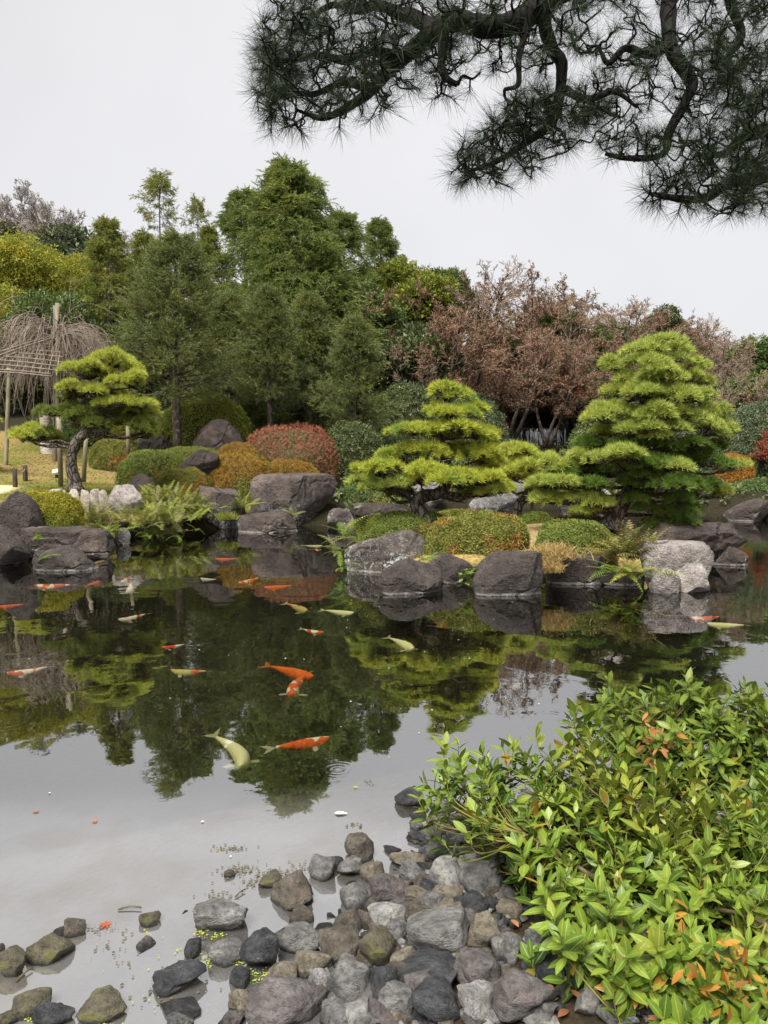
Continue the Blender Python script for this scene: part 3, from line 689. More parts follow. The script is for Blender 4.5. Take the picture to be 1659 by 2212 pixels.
def brush(n, seed, flat, w, lo, hi, droop):
    r = np.random.default_rng(seed); x = np.linspace(0, .8, n); ph = r.uniform(0, 2*PI, n); a = np.radians(r.uniform(25, 58, n)); L = r.uniform(lo, hi, n)
    d = np.stack([np.cos(a), np.sin(a)*np.cos(ph), np.sin(a)*np.sin(ph)*flat-droop*x], 1); b = np.stack([x, 0*x, -droop*x*x], 1)
    s = nrm(np.cross(d, r.normal(size=(n, 3))))*w
    return np.stack([b+s, b-s, b+d*L[:, None]], 1).reshape(-1, 3), np.arange(3*n).reshape(n, 3)
FEATH = brush(13, 1, .8, .034, .28, .46, .05); FAN = brush(13, 2, .55, .042, .26, .44, .30)
CL = [clump(7, s) for s in range(3)]; CLN = clump(6, 5, .34)
class Kit:
    """one tree design: its part meshes, shared by every tree of that design"""
    def __init__(s, parts): s.parts = parts
    def plant(s, name, label, loc, scale=1.0, rz=0.0, group=None, cat='tree', sx=1.0):
        t = thing(name, label, cat, loc, group, rz)
        t.scale = (scale*sx, scale*sx, scale)
        for pn, me, kind in s.parts: link(pn, me, t, kind)
        return t
def conifer_kit(nm, mat, bark, *a, **k):
    T, Bm, Fm = conifer(*a, **k)
    return Kit([('trunk', T.mesh(nm+'_trunk', M[bark], True), None), ('branches', Bm.mesh(nm+'_branches', M[bark]), 'stuff'), ('foliage', Fm.mesh(nm+'_foliage', M[mat]), 'stuff')])
def bare_kit(nm, mat, bark, leafmat=None, *a, **k):
    W, Tw, Lf = bare_tree_mesh(*a, **k); p = [('trunk', W.mesh(nm+'_trunk', M[bark], True), None), ('twigs', Tw.mesh(nm+'_twigs', M[mat]), 'stuff')]
    if leafmat: p.append(('foliage', Lf.mesh(nm+'_leaves', M[leafmat]), 'stuff'))
    return Kit(p)
def broad_kit(nm, mat, bark, *a, **k):
    T, Fm = broad_tree(*a, **k)
    return Kit([('trunk', T.mesh(nm+'_trunk', M[bark], True), None), ('foliage', Fm.mesh(nm+'_leaves', M[mat]), 'stuff')])
def top_at(px, ytop, D):
    """ground point and height for a tree whose tip shows at px, ytop at depth D"""
    p = at(px, ytop, D); z = hz(p[0], p[1]); return (p[0], p[1], z-.05), p[2]-z

# --- yews of the middle ground
yew_prof = lambda u: (1-u)**.62*np.clip(.62+u*3.2, 0, 1)
YEW_A = conifer_kit('yew_a', 'yew', 'bark_yew', 8.0, 1.75, 2.45, 1, FEATH, .30, 140, drop=.15, rise=.6, prof=yew_prof, dens=13, tr=.17)
YEW_B = conifer_kit('yew_b', 'yew', 'bark_yew', 7.0, 1.5, 2.1, 2, FEATH, .30, 110, drop=.1, rise=.65, prof=yew_prof, dens=14, tr=.13, ragged=.4)
YEW_C = conifer_kit('yew_c', 'yew', 'bark_yew', 6.0, .7, 1.8, 3, FEATH, .28, 100, drop=.05, rise=.75, prof=yew_prof, dens=14, tr=.10, ragged=.35)
def set_tree(kit, Hk, name, label, px, ytop, D, ybase=None, **k):
    loc, H = top_at(px, ytop, D)
    if ybase is not None:
        b = at(px, ybase, D); H += loc[2]-b[2]; loc = (loc[0], loc[1], b[2])
    return kit.plant(name, label, loc, H/Hk, **k)
set_tree(YEW_A, 8.0, 'yew_tree', 'large dark green yew with bare trunk foot rising from the clipped mounds', 375, 515, 30.0, 972)
set_tree(YEW_B, 7.0, 'yew_tree', 'thin trunked yew standing behind the red twig bush', 580, 628, 33.5, 935, rz=1.0)
set_tree(YEW_C, 6.0, 'yew_tree', 'small olive yew with foliage to the ground right of the red bush', 763, 690, 31.5, 985, rz=2.2)
set_tree(YEW_C, 6.0, 'yew_tree', 'dim yew half hidden between the two taller yews', 492, 640, 36, 950, rz=4.0)
set_tree(YEW_C, 6.0, 'yew_tree', 'narrow dark yew in shade right of the thin trunked yew', 668, 640, 36.5, 950, rz=5.0)

# --- tall cypresses
hin_prof = lambda u: (1-u)**.72*np.clip(.7+u*2.0, 0, 1)
HIN_A = conifer_kit('cypress_a', 'hinoki', 'bark_grey', 17.0, 4.0, 4.3, 11, FAN, .52, 200, drop=.6, rise=.45, prof=hin_prof, dens=16, tr=.24, ragged=.45)
HIN_B = conifer_kit('cypress_b', 'hinoki', 'bark_grey', 14.0, 3.4, 3.3, 12, FAN, .46, 150, drop=.6, rise=.4, prof=hin_prof, dens=15, tr=.2, ragged=.45)
HIN_L = conifer_kit('cypress_light', 'hinoki_light', 'bark_grey', 12.0, 2.0, 2.7, 13, FAN, .40, 120, drop=.65, rise=.4, prof=hin_prof, dens=13, tr=.15, ragged=.5)
HIN_S = conifer_kit('cypress_sparse', 'hinoki_light', 'bark_grey', 15.5, 11.6, 2.0, 14, FAN, .36, 44, drop=.4, rise=.5, prof=lambda u: (1-u*.75)*np.clip(.5+u*1.2, 0, 1), dens=9, tr=.13, ragged=.6)
set_tree(HIN_A, 17.0, 'cypress_tree', 'tallest green cypress with a pointed top in the middle of the wood', 620, 352, 42, sx=1.2)
set_tree(HIN_B, 14.0, 'cypress_tree', 'dark cypress just left of the tallest cypress', 525, 405, 44, rz=2.0, sx=1.15)
set_tree(HIN_B, 14.0, 'cypress_tree', 'cypress with a leaning tip close right of the tallest cypress', 660, 378, 44.5, rz=.7, sx=.8)
set_tree(HIN_B, 14.0, 'cypress_tree', 'rounded cypress crown second from the right end of the cypresses', 742, 452, 47, rz=3.1, sx=1.05)
set_tree(HIN_B, 14.0, 'cypress_tree', 'cypress at the right end of the group above the lime tree', 825, 470, 50, rz=4.4, sx=.95)
set_tree(HIN_A, 17.0, 'cypress_tree', 'deep green cypress low in the shade behind the thin trunked yew', 585, 500, 40, rz=1.7, sx=.9)
set_tree(HIN_A, 17.0, 'cypress_tree', 'drooping cypress in front of the right cypresses', 700, 505, 40.5, rz=3.6, sx=1.15)
set_tree(HIN_L, 12.0, 'cypress_tree', 'yellow green cypress left of the large yew', 232, 470, 41)
set_tree(HIN_L, 12.0, 'cypress_tree', 'yellowish cypress behind the top of the large yew', 310, 500, 43, rz=2.3)
set_tree(HIN_L, 12.0, 'cypress_tree', 'loose pale cypress between the large yew and the dark cypress', 452, 488, 43, rz=4.1, sx=.9)
set_tree(HIN_S, 15.5, 'cypress_tree', 'slender cypress with a bare stem and flat tuft on the skyline', 345, 375, 44)
set_tree(HIN_S, 15.5, 'cypress_tree', 'second slender cypress, smaller tuft right of the flat tuft', 426, 430, 45, rz=2.0, sx=.75)
# grey trunks in the shade under the cypresses
for i, (px, D, y0, y1, r, lab) in enumerate([(631, 37, 935, 760, .16, 'thick grey cypress trunk in the shade above the red bush'), (646, 38, 935, 760, .13, 'grey trunk touching the thick grey cypress trunk'), (521, 38, 930, 780, .12, 'pale grey trunk behind the big dark boulder'),
        (610, 39, 930, 780, .09, 'dark thin trunk left of the thick grey trunk'), (668, 39, 930, 780, .10, 'dark trunk right of the paired grey trunks'), (700, 41, 930, 800, .09, 'thin dark trunk deep in the shade by the small yew')]):
    b, tp = at(px, y0, D), at(px+U(-6, 6), y1, D); mb = MB()
    tube(mb, smooth_path([(0, 0, -.6), (.02, 0, 1.2), tuple(tp-b)], 5), r, 9, True, .12, i)
    th = thing('cypress_tree', lab, 'tree', b); mb.obj('trunk', M['bark_grey' if i in (0, 1, 2) else 'bark_dark'], th, True)
    k = HIN_L if i % 2 else HIN_B
    mbc = MB(); tt = tp-b; nn = 240; a = U(0, 2*PI, nn); rr = U(.2, 1.6, nn)
    scatter(mbc, *FAN, np.stack([tt[0]+rr*np.cos(a), rr*np.sin(a), tt[2]+U(-.9, 2.0, nn)], 1), np.stack([np.cos(a), np.sin(a), U(-.6, .2, nn)], 1), None, U(.4, .7, nn))
    mbc.obj('foliage', M['hinoki'], th, False, 'stuff')

# --- broadleaf trees
BR_D = broad_kit('evergreen_a', 'broad_dark', 'bark_dark', 7.0, 2.6, 2.9, 21, CL[0], .30, 4200, 18)
BR_M = broad_kit('evergreen_b', 'broad_mid', 'bark_dark', 7.0, 2.7, 2.6, 22, CL[1], .30, 4200, 18)
BR_H = broad_kit('hill_tree', 'hill_green', 'bark_dark', 9.0, 3.6, 3.4, 23, CL[2], .48, 3600, 20)
BR_Y = broad_kit('yellow_tree', 'broad_yellow', 'bark_grey', 9.0, 3.6, 2.4, 24, CLN, .34, 3800, 22)
BR_L = broad_kit('lime_tree', 'broad_lime', 'bark_dark', 7.0, 2.4, 2.2, 25, CL[1], .30, 2800, 14)
def blob(kit, Hk, label, px, ytop, D, H=None, name='evergreen_tree', rz=0.0, sx=1.0):
    p = at(px, ytop, D); z = hz(p[0], p[1]); h = H or max(1.2, p[2]-z)
    return kit.plant(name, label, (p[0], p[1], p[2]-h), h/Hk, rz, sx=sx)
blob(BR_Y, 9, 'yellow leaved tree at the left edge above the weeping cherry', 30, 500, 44, 8.5, 'yellow_tree')
blob(BR_Y, 9, 'smaller yellowing tree right of the yellow tree at the left edge', 165, 545, 45, 7.0, 'yellow_tree', 2.0, .9)
blob(BR_Y, 9, 'low yellow green tree behind the weeping cherry frame', -40, 590, 40, 7, 'yellow_tree', 4.0)
blob(BR_M, 7, 'olive green tree under the yellowing tree', 110, 612, 40, 6.5, rz=.4)
blob(BR_D, 7, 'dark glossy evergreen behind the weeping cherry', 175, 640, 38, 6.5, rz=1.4)
blob(BR_D, 7, 'dark evergreen at the left edge behind the bamboo frame', 40, 690, 38, 6, rz=2.4)
blob(BR_D, 7, 'dark evergreen between the weeping cherry and the large yew', 270, 660, 39, 6.5, rz=3.4)
blob(BR_H, 9, 'dark round hill tree below the bare trees', 150, 478, 66, 9.0, 'hill_tree', .3)
blob(BR_H, 9, 'grey green hill tree behind the yellow tree', 215, 555, 56, 8.0, 'hill_tree', 1.3)
blob(BR_H, 9, 'dark hill tree at the left edge under the bare crowns', -10, 470, 70, 9, 'hill_tree', 2.3)
blob(BR_H, 9, 'hill tree below the slender cypress tuft', 285, 555, 60, 8, 'hill_tree', 3.3)
blob(BR_H, 9, 'hill tree low on the slope left of the round hill tree', 75, 520, 62, 8, 'hill_tree', 4.3)
blob(BR_L, 7, 'bright lime green tree on the skyline right of the cypresses', 835, 555, 50, 8, 'lime_tree')
blob(BR_L, 7, 'lime green tree below the skyline next to the red bare trees', 905, 572, 49, 7, 'lime_tree', 2.0)
blob(BR_M, 7, 'mid green tree beneath the lime green trees', 790, 600, 45, 8, rz=1.9)
blob(BR_M, 7, 'mid green tree crowning the ridge before the red bare trees', 955, 575, 54, 7, rz=2.9)
blob(BR_D, 7, 'dark evergreen with mottled leaves left of the bare red trees', 905, 665, 41, 8, rz=5.0)
blob(BR_D, 7, 'dark evergreen behind the small olive yew', 835, 700, 42, 7.5, rz=.2)
blob(BR_D, 7, 'small dark evergreen on the ridge above the big pine', 1432, 650, 52, 4.5, rz=2.2)
blob(BR_M, 7, 'green tree at the right edge of the ridge', 1645, 722, 48, 6, rz=3.2)
blob(BR_M, 7, 'bushy green tree beyond the right side of the big pine', 1610, 800, 42, 5.5, rz=4.2)
blob(BR_D, 7, 'dark evergreen shrub tree behind the centre pine', 985, 800, 40, 5, rz=1.2)
blob(BR_D, 7, 'dark evergreen filling behind the waterfall left side', 1080, 790, 46, 6, rz=2.6)
blob(BR_D, 7, 'dark evergreen behind the waterfall right side', 1240, 770, 46, 6, rz=3.8)

for i, (px, yt, D, k, h, lab) in enumerate([(1010, 835, 42.8, 'M', 3.6, 'green understorey shrub tree beneath the bare trees left of the waterfall'), (1150, 800, 45, 'D', 4.2, 'dark understorey shrub tree above the waterfall ledge'), (1290, 850, 42, 'M', 3.6, 'green understorey shrub tree left of the big pine foot'),
        (1195, 668, 52, 'M', 5, 'olive green crown showing through the russet wood'), (1340, 690, 51, 'M', 5, 'green crown behind the big pine top in the russet wood'), (1480, 735, 48, 'M', 5, 'green crown in the brown thicket right of the big pine'), (1550, 800, 43, 'D', 4.5, 'dark green crown low in the brown thicket'), (1075, 700, 50, 'D', 5, 'dark green crown between the bare trees on the slope'), (930, 860, 39, 'D', 3.5, 'dark shrub tree behind the left shoulder of the centre pine')]):
    blob(BR_M if k == 'M' else BR_D, 7, lab, px, yt, D, h, rz=i*1.7, sx=1.25)
# --- bare trees
LF = quad_leaf(.6); LFS = (LF[0]*.13, LF[1])
BARE_R = bare_kit('bare_red', 'twig_red', 'bark_yew', 'russet', 7.0, .95, 31, .012, 4, (18, 7, 6, 4), .05, None, LFS, 3200, 3)
BARE_B = bare_kit('bare_brown', 'twig_brown', 'bark_yew', None, 7.0, .95, 32, .012, 4, (18, 7, 6, 4), .05, None, None, 0, 2)
BARE_P = bare_kit('bare_pale', 'twig_pale', 'twig_pale', None, 10.0, .85, 33, .027, 4, (18, 7, 6, 4), .07)
MAPLE = bare_kit('maple', 'twig_red', 'bark_dark', 'maple_red', 4.0, .95, 34, .008, 4, (14, 5, 5, 4), .02, None, (LF[0]*.11, LF[1]), 4200, 2)
for i, (px, yt, D, k, lab) in enumerate([
    (872, 600, 43, 'R', 'bare reddish tree at the left end of the bare wood'), (955, 640, 40, 'R', 'bare reddish tree behind the centre pine top'),
    (1045, 545, 48, 'B', 'tallest bare tree on the skyline between the two big pines'), (1120, 572, 47, 'R', 'bare tree with twigs against the sky right of the tallest bare tree'),
    (1020, 680, 41, 'R', 'low spreading red twigged tree left of the waterfall'), (1105, 680, 42, 'R', 'deep red twigged tree above the waterfall'),
    (1200, 600, 49, 'R', 'bare tree on the skyline above the waterfall'), (1245, 590, 50, 'B', 'brown bare tree left of the big pine top'),
    (1185, 720, 41, 'R', 'russet tree hanging over the right side of the waterfall'), (1330, 622, 50, 'B', 'brown bare tree rising straight above the big pine'),
    (1275, 720, 41, 'R', 'russet leaved tree touching the left side of the big pine'), (1390, 650, 48, 'R', 'reddish bare tree behind the top of the big pine'),
    (1480, 668, 47, 'B', 'brown bare tree at the upper right of the big pine'), (1545, 690, 46, 'B', 'brown bare tree on the falling skyline near the right edge'),
    (1600, 712, 45, 'B', 'last bare brown tree on the skyline before the green edge tree'), (1560, 790, 39, 'B', 'grey brown thicket tree beyond the big pine right side'),
    (1660, 790, 38, 'B', 'bare brown thicket tree cut by the right edge'), (925, 720, 38.5, 'B', 'thin bare brown tree behind the small olive yew')]):
    kit = BARE_R if k == 'R' else BARE_B
    p = at(px, yt, D); z = hz(p[0], p[1]); h = max(4.2, min(8.5, p[2]-z))
    kit.plant('bare_tree', lab, (p[0], p[1], p[2]-h*.97), h/7.0, i*1.9, 'bare trees on the slope behind the pond')
for i, (px, yt, D, lab) in enumerate([(990, 606, 54, 'far bare tree on the ridge left of the tallest bare tree'), (1075, 590, 55, 'far bare tree filling the ridge right of the tallest bare tree'), (1160, 612, 55, 'far russet tree low on the ridge above the waterfall'), (1215, 622, 56, 'far russet tree between two skyline bare trees'), (1290, 632, 56, 'far russet tree left of the big pine top on the ridge'),
        (1360, 652, 55, 'far russet tree just behind the big pine top'), (1440, 676, 54, 'far brown tree below the small dark ridge evergreen'), (1515, 700, 53, 'far brown tree on the sloping skyline'), (1580, 722, 52, 'far brown tree low on the sloping skyline'), (1300, 700, 46, 'russet tree behind the left shoulder of the big pine'), (1150, 660, 45, 'russet tree in the middle of the rust coloured wood'), (1225, 690, 44, 'russet tree right of the waterfall in the rust coloured wood'), (990, 720, 42.5, 'russet tree low behind the centre pine'), (1580, 850, 40, 'low brown thicket tree right of the big pine'), (1510, 760, 44, 'brown tree behind the right shoulder of the big pine')]):
    kit = BARE_R if i % 3 != 2 else BARE_B
    p = at(px, yt, D); h = 6.8
    kit.plant('bare_tree', lab, (p[0], p[1], p[2]-h*.97), h/7.0, i*2.3+.7, 'bare trees on the slope behind the pond', sx=1.25)
for i, (px, yt, D, lab) in enumerate([(15, 352, 84, 'pale leafless tree highest on the hill at the left edge'), (75, 385, 82, 'pale leafless tree second from the left on the hill'), (125, 398, 80, 'pale leafless tree in the middle of the hill row'),
        (170, 425, 78, 'pale leafless tree lower on the hill row'), (212, 452, 76, 'lowest pale leafless tree at the right end of the hill row'), (-30, 380, 80, 'pale leafless tree cut by the left edge on the hill'), (45, 430, 72, 'pale leafless tree standing in front of the hill row')]):
    p = at(px, yt, D); BARE_P.plant('bare_tree', lab, (p[0], p[1], p[2]-9.7), .97, i*1.3, 'pale leafless trees on the hill')
set_tree(MAPLE, 4.0, 'maple_tree', 'red leaved maple at the right edge below the brown thicket', 1648, 925, 31, 1040)
set_tree(MAPLE, 4.0, 'maple_tree', 'small red maple sprig tree above the waterfall ledge', 1262, 800, 43, 960, rz=2.0)
set_tree(MAPLE, 4.0, 'maple_tree', 'low russet maple hanging left of the waterfall', 1085, 862, 43.5, 960, rz=3.3)

# --- far wood on the hillside: one mass nobody could count
mb = MB(); n = 7000
X = U(-95, 75, n); Y = U(50, 118, n); k = (np.abs(X)/Y < .75); X, Y = X[k], Y[k]; Z = height(X, Y); n = len(X)
Hc = 2.4+1.8*fbm(np.stack([X*.16, Y*.16, X*0], -1), 8, 2)
scatter(mb, *CL[2], np.stack([X, Y, Z+np.maximum(.3, Hc*U(.45, 1.0, n))], 1), rdir(n)*np.array((1, 1, .5))+np.array((0, -.3, .3)), rdir(n)*.5+np.array((0, -.4, 1)), U(.8, 1.3, n))
mb.obj('woodland', M['hill_green'], None, False, 'stuff')

# low ground cover along the far bank
mb = MB(); n = 6000; X = U(-16, 22, n); Y = U(22, 46, n); aD_ = sd_poly(X, Y, BANK)
k = (aD_ > .25) & ~((X < -3.2) & (Y < 33)) & (vnoise(np.stack([X*.5, Y*.5, X*0], 1), 5) > -.45); X, Y = X[k], Y[k]; n = len(X)
scatter(mb, *CL[0], np.stack([X, Y, height(X, Y)+U(.02, .28, n)], 1), rdir(n)*np.array((1, 1, .4))+np.array((0, -.2, .4)), rdir(n)*.5+np.array((0, -.3, 1)), U(.2, .4, n))
mb.obj('ground_cover', M['broad_dark'], None, False, 'stuff')
# ------------------------------------------------------------------ clipped shrubs and undergrowth
def mound_pts(dims, n, seed, wob=.10, sq=.8):
    r = np.random.default_rng(seed); d = nrm(r.normal(size=(n, 3))); d[:, 2] = np.abs(d[:, 2])*np.where(r.uniform(size=n) < .86, 1, -.35)
    V = np.sign(d)*np.abs(d)**sq
    q = V*(1+wob*fbm(d*1.7+seed, seed, 3))[:, None]
    return q*np.asarray(dims), d
def mound(name, label, px0, px1, ytop, ybase, D, mat, seed, depth=.75, leaf=.045, dens=1900, zb=None, cat='shrub', group=None, tmpl=None, fuzz=.0, sq=.8, core='broad_dark'):
    """clipped dome: twiggy core and a skin of small leaf pairs"""
    a, b = at(px0, ybase, D), at(px1, ybase, D); tp = at((px0+px1)/2, ytop, D); rx = (b[0]-a[0])/2
    z0 = a[2] if zb is None else zb; h = tp[2]-z0; dims = np.array((rx, rx*depth, h))
    t = thing(name, label, cat, ((a[0]+b[0])/2, D+rx*depth*.35, z0), group)
    V, F = ico(4); mb = MB(); d = V.copy(); q = np.sign(V)*np.abs(V)**sq
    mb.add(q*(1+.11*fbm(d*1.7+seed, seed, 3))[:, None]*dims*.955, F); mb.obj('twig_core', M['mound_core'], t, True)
    area = 2*PI*((rx*rx*depth)**.8+2*(rx*h)**.8)/3*1.2; n0 = area*dens*(1.5 if cat == 'shrub' else 1); n = int(min(14000 if cat == 'shrub' else (12000 if 'red' in name else 6500), n0)); leaf *= (n0/n)**.36
    P, N = mound_pts(dims, n, seed, .11, sq); r = np.random.default_rng(seed+1)
    P = P*(1+.025*fbm(P*3.2, seed+3, 2))[:, None]*(1+r.normal(size=(n, 1))*.012)+ N*fuzz*r.uniform(0, 1, (n, 1))
    Nn = nrm(N/np.maximum(dims, .05))
    mb = MB(); scatter(mb, *(tmpl or TRI3), P, nrm(Nn*.55+r.normal(size=(n, 3))*.8+np.array((0, 0, .25))), nrm(Nn+r.normal(size=(n, 3))*.4), leaf*r.uniform(.7, 1.3, n))
    mb.obj('foliage', M[mat], t, False, 'stuff'); return t
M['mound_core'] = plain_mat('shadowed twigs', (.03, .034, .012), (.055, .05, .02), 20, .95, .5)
L3, _q = quad_leaf(.62)
_m = MB(); 
for a in (0, 2.1, 4.2):
    c, s = math.cos(a), math.sin(a); R = np.array([[c, -s, 0], [s, c, 0], [0, 0, 1]]); _m.add((L3+np.array((.1, 0, 0))) @ R.T, _q)
LEAF3 = (np.concatenate(_m.V), np.concatenate(_m.T))
TRI3 = (np.concatenate([v[[0, 1, 2]] for v in _m.V])+0, np.arange(9).reshape(3, 3))
# left bank
mound('azalea_shrub', 'round bright yellow green clipped shrub between boulders and edging stones', 32, 168, 1060, 1150, 17.6, 'azalea_bright', 1, .8, .042, 2600)
mound('azalea_shrub', 'olive clipped hedge mound behind the left pine trunk', 192, 290, 948, 1012, 29.0, 'azalea_mixed', 2, .7)
mound('azalea_shrub', 'olive green clipped mound left of the slanting dark rock', 250, 402, 970, 1048, 26.3, 'azalea_green', 3, .7)
mound('azalea_shrub', 'flat olive mound joining the yew trunk foot behind the slanting rock', 330, 478, 965, 1010, 28.2, 'azalea_green', 4, .5)
mound('azalea_shrub', 'green clipped mound behind the ferns in front of the slanting rock', 335, 450, 1012, 1075, 24.6, 'azalea_mixed', 5, .7)
mound('azalea_shrub', 'orange tinted clipped azalea mound between slanting rock and red bush', 428, 606, 980, 1085, 25.6, 'azalea_orange', 6, .6)
mound('azalea_shrub', 'golden clipped azalea strip above the largest far boulder', 545, 694, 996, 1070, 26.0, 'azalea_orange', 7, .5)
mound('azalea_shrub', 'upper golden azalea mound climbing toward the big dark boulder', 455, 570, 962, 1040, 27.6, 'azalea_orange', 8, .6)
mound('red_twig_bush', 'large dome shaped red twig bush behind the golden azaleas', 524, 735, 925, 1040, 29.0, 'red_bush', 9, .7, .085, 1500, tmpl=feather(2, .4, .05, -.05), fuzz=.10, cat='bush')
mound('evergreen_bush', 'rounded yellow green bush behind the yew trunk and dark boulder', 335, 535, 868, 975, 32.5, 'broad_lime', 10, .6, .085, 700, cat='bush', fuzz=.12)
mound('evergreen_bush', 'dark low hedge behind the straw wrapped cherry trunk', 20, 200, 925, 1005, 33, 'broad_mid', 11, .4, .08, 800, cat='bush', fuzz=.1)
mound('evergreen_bush', 'dark hedge between the cherry trunk and the clipped mounds', 170, 330, 890, 985, 34, 'broad_dark', 12, .5, .09, 700, cat='bush', fuzz=.12)
mound('evergreen_bush', 'golden green bush behind the left pine lower boughs', 230, 345, 905, 985, 33, 'broad_yellow', 13, .5, .08, 700, cat='bush', fuzz=.1)
mound('evergreen_bush', 'broad leaved dark bush right of the red twig bush', 690, 830, 925, 1060, 29.6, 'broad_dark', 14, .6, .11, 500, cat='bush', fuzz=.2)
mound('evergreen_bush', 'bright low bush behind the long brown rock', 725, 880, 1040, 1100, 26.8, 'broad_mid', 15, .6, .08, 800, cat='bush', fuzz=.12)
mound('evergreen_bush', 'grey green bush under the small olive yew', 760, 900, 950, 1060, 32.5, 'broad_dark', 16, .5, .11, 500, cat='bush', fuzz=.2)
mound('evergreen_bush', 'shaded bush behind the tall grey rock', 880, 1010, 985, 1080, 33, 'broad_mid', 17, .5, .09, 600, cat='bush', fuzz=.15)
mound('evergreen_bush', 'shaded evergreen bush under the cypress trunks', 500, 640, 870, 960, 37, 'broad_dark', 18, .6, .12, 450, cat='bush', fuzz=.25)
mound('evergreen_bush', 'shaded evergreen bush beneath the narrow dark yew', 640, 760, 865, 960, 37.5, 'broad_dark', 19, .6, .12, 450, cat='bush', fuzz=.25)
mound('evergreen_bush', 'dark bush at the foot of the dark evergreen by the centre pine', 800, 960, 840, 1000, 36, 'broad_dark', 20, .6, .12, 420, cat='bush', fuzz=.3)
mound('evergreen_bush', 'pale leaved bush in shade left of the waterfall', 940, 1090, 870, 1020, 37.5, 'hill_green', 21, .5, .12, 420, cat='bush', fuzz=.3)
mound('evergreen_bush', 'dark bush right of the waterfall behind the big pine', 1230, 1420, 880, 1060, 38, 'broad_dark', 22, .5, .13, 380, cat='bush', fuzz=.3)
mound('evergreen_bush', 'brownish bush behind the lower right boughs of the big pine', 1400, 1600, 930, 1080, 35, 'hill_green', 23, .5, .12, 420, cat='bush', fuzz=.3)
mound('orange_bush', 'small orange leaved bush right of the big pine boughs', 1555, 1625, 985, 1050, 30.5, 'orange_leaf', 24, .7, .08, 900, cat='bush', fuzz=.08)
mound('evergreen_bush', 'dark green bush at the right edge beside the orange bush', 1600, 1720, 990, 1070, 31.5, 'broad_dark', 25, .6, .1, 600, cat='bush', fuzz=.2)
mound('evergreen_bush', 'low grassy green bush at the right edge behind the channel boulder', 1580, 1740, 1042, 1088, 29.0, 'broad_mid', 26, .5, .09, 700, cat='bush', fuzz=.12)
mound('evergreen_bush', 'brown green thicket bush at the right edge under the maple', 1560, 1720, 880, 1020, 35, 'hill_green', 27, .5, .12, 420, cat='bush', fuzz=.3)
# island
mound('azalea_shrub', 'large rust and green clipped mound in the middle of the island', 922, 1142, 1112, 1222, 14.3, 'azalea_mixed', 31, .7, .042, 2600)
mound('azalea_shrub', 'low green clipped mound under the leaning pine trunk', 775, 1010, 1112, 1180, 16.0, 'azalea_green', 32, .6, .042, 2600)
mound('azalea_shrub', 'round green clipped mound left of the large dark fern', 1160, 1332, 1126, 1224, 13.9, 'azalea_green', 33, .75, .04, 2800)
mound('azalea_shrub', 'small flat mound behind the round green mound', 1180, 1330, 1116, 1160, 16.8, 'azalea_mixed', 34, .5, .042, 2200)
mound('azalea_shrub', 'small green mound right of the small pine trunk', 1112, 1205, 1108, 1150, 18.0, 'azalea_green', 35, .6, .042, 2200)
mound('azalea_shrub', 'low mound with rusty leaves behind the large island mound', 930, 1060, 1104, 1145, 18.6, 'azalea_mixed', 36, .5, .042, 2000)

# ------------------------------------------------------------------ ferns
def frond_mesh(L, W, seed, curl=.5, n=13):
    r = np.random.default_rng(seed); mb = MB()
    s = np.linspace(0, 1, n+1); ang = .95-curl*2.0*s; x = np.cumsum(np.cos(ang))/n; z = np.cumsum(np.sin(ang))/n
    y = .12*(r.uniform(-1, 1))*s*s; P = np.stack([x-x[0], y, z-z[0]], 1)*L
    T, Q = MB(), None
    tube(mb, P, np.linspace(.008, .002, n+1)*L*1.1, 3, False)
    t = nrm(np.gradient(P, axis=0)); sd = nrm(np.cross(np.tile((0, 0, 1.), (n+1, 1)), t)); upn = np.cross(t, sd)
    for sgn in (-1, 1):
        k = np.arange(2, n+1); l = W*L*np.sin(np.clip((k/n)*.88+.12, 0, 1)*PI)**.75*r.uniform(.85, 1.1, len(k))
        d = nrm(sd[k]*sgn+t[k]*.5-upn[k]*.18)
        a = P[k]; w = L/n*.27
        V = np.stack([a-t[k]*w, a+d*(l*.5)[:, None]-t[k]*w*.75, a+d*l[:, None], a+d*(l*.5)[:, None]+t[k]*w*.75, a+t[k]*w], 1)
        f = np.array([(0, 1, 3), (0, 3, 4), (1, 2, 3)])
        mb.add(V.reshape(-1, 3), (f[None]+(np.arange(len(k))*5)[:, None, None]).reshape(-1, 3))
    return mb
FR = {}
def frond(mat, v):
    if (mat, v) not in FR: FR[mat, v] = frond_mesh(1.0, (.17, .19, .155, .18)[v], v+5, (.42, .55, .66, .3)[v]).mesh('frond', M[mat])
    return FR[mat, v]
def fern(label, pos, n, L, mats, spread=(15, 80), face=None, seed=0, wide=.12):
    t = thing('fern', label, 'fern', pos); r = np.random.default_rng(seed)
    for i in range(n):
        az = r.uniform(0, 2*PI) if face is None else face+r.normal()*.9
        el = math.radians(90-r.uniform(*spread)); m = mats[int(r.uniform(0, len(mats)))]
        o = link('frond', frond(m, int(r.uniform(0, 4))), t)
        o.location = (r.normal()*wide, r.normal()*wide, r.uniform(-.03, .03)); sc = L*r.uniform(.65, 1.15)
        o.rotation_euler = (r.normal()*.25, -(el-.8), az); o.scale = (sc, sc, sc)
    return t
def at_z(px, py, D): return tuple(at(px, py, D))
fern('largest bank fern spreading over the water right of the pale boulder', at_z(330, 1128, 20.5), 240, .70, ['fern', 'fern_dull', 'fern'], (5, 75), None, 1, .40)
fern('dull fern behind the largest bank fern below the olive mounds', at_z(372, 1096, 22.2), 180, .75, ['fern_dull', 'fern', 'fern_dull'], (10, 80), None, 2, .42)
fern('fern hanging over the water left of the angular brown boulder', at_z(412, 1112, 22.5), 110, .66, ['fern', 'fern'], (20, 85), None, 3, .22)
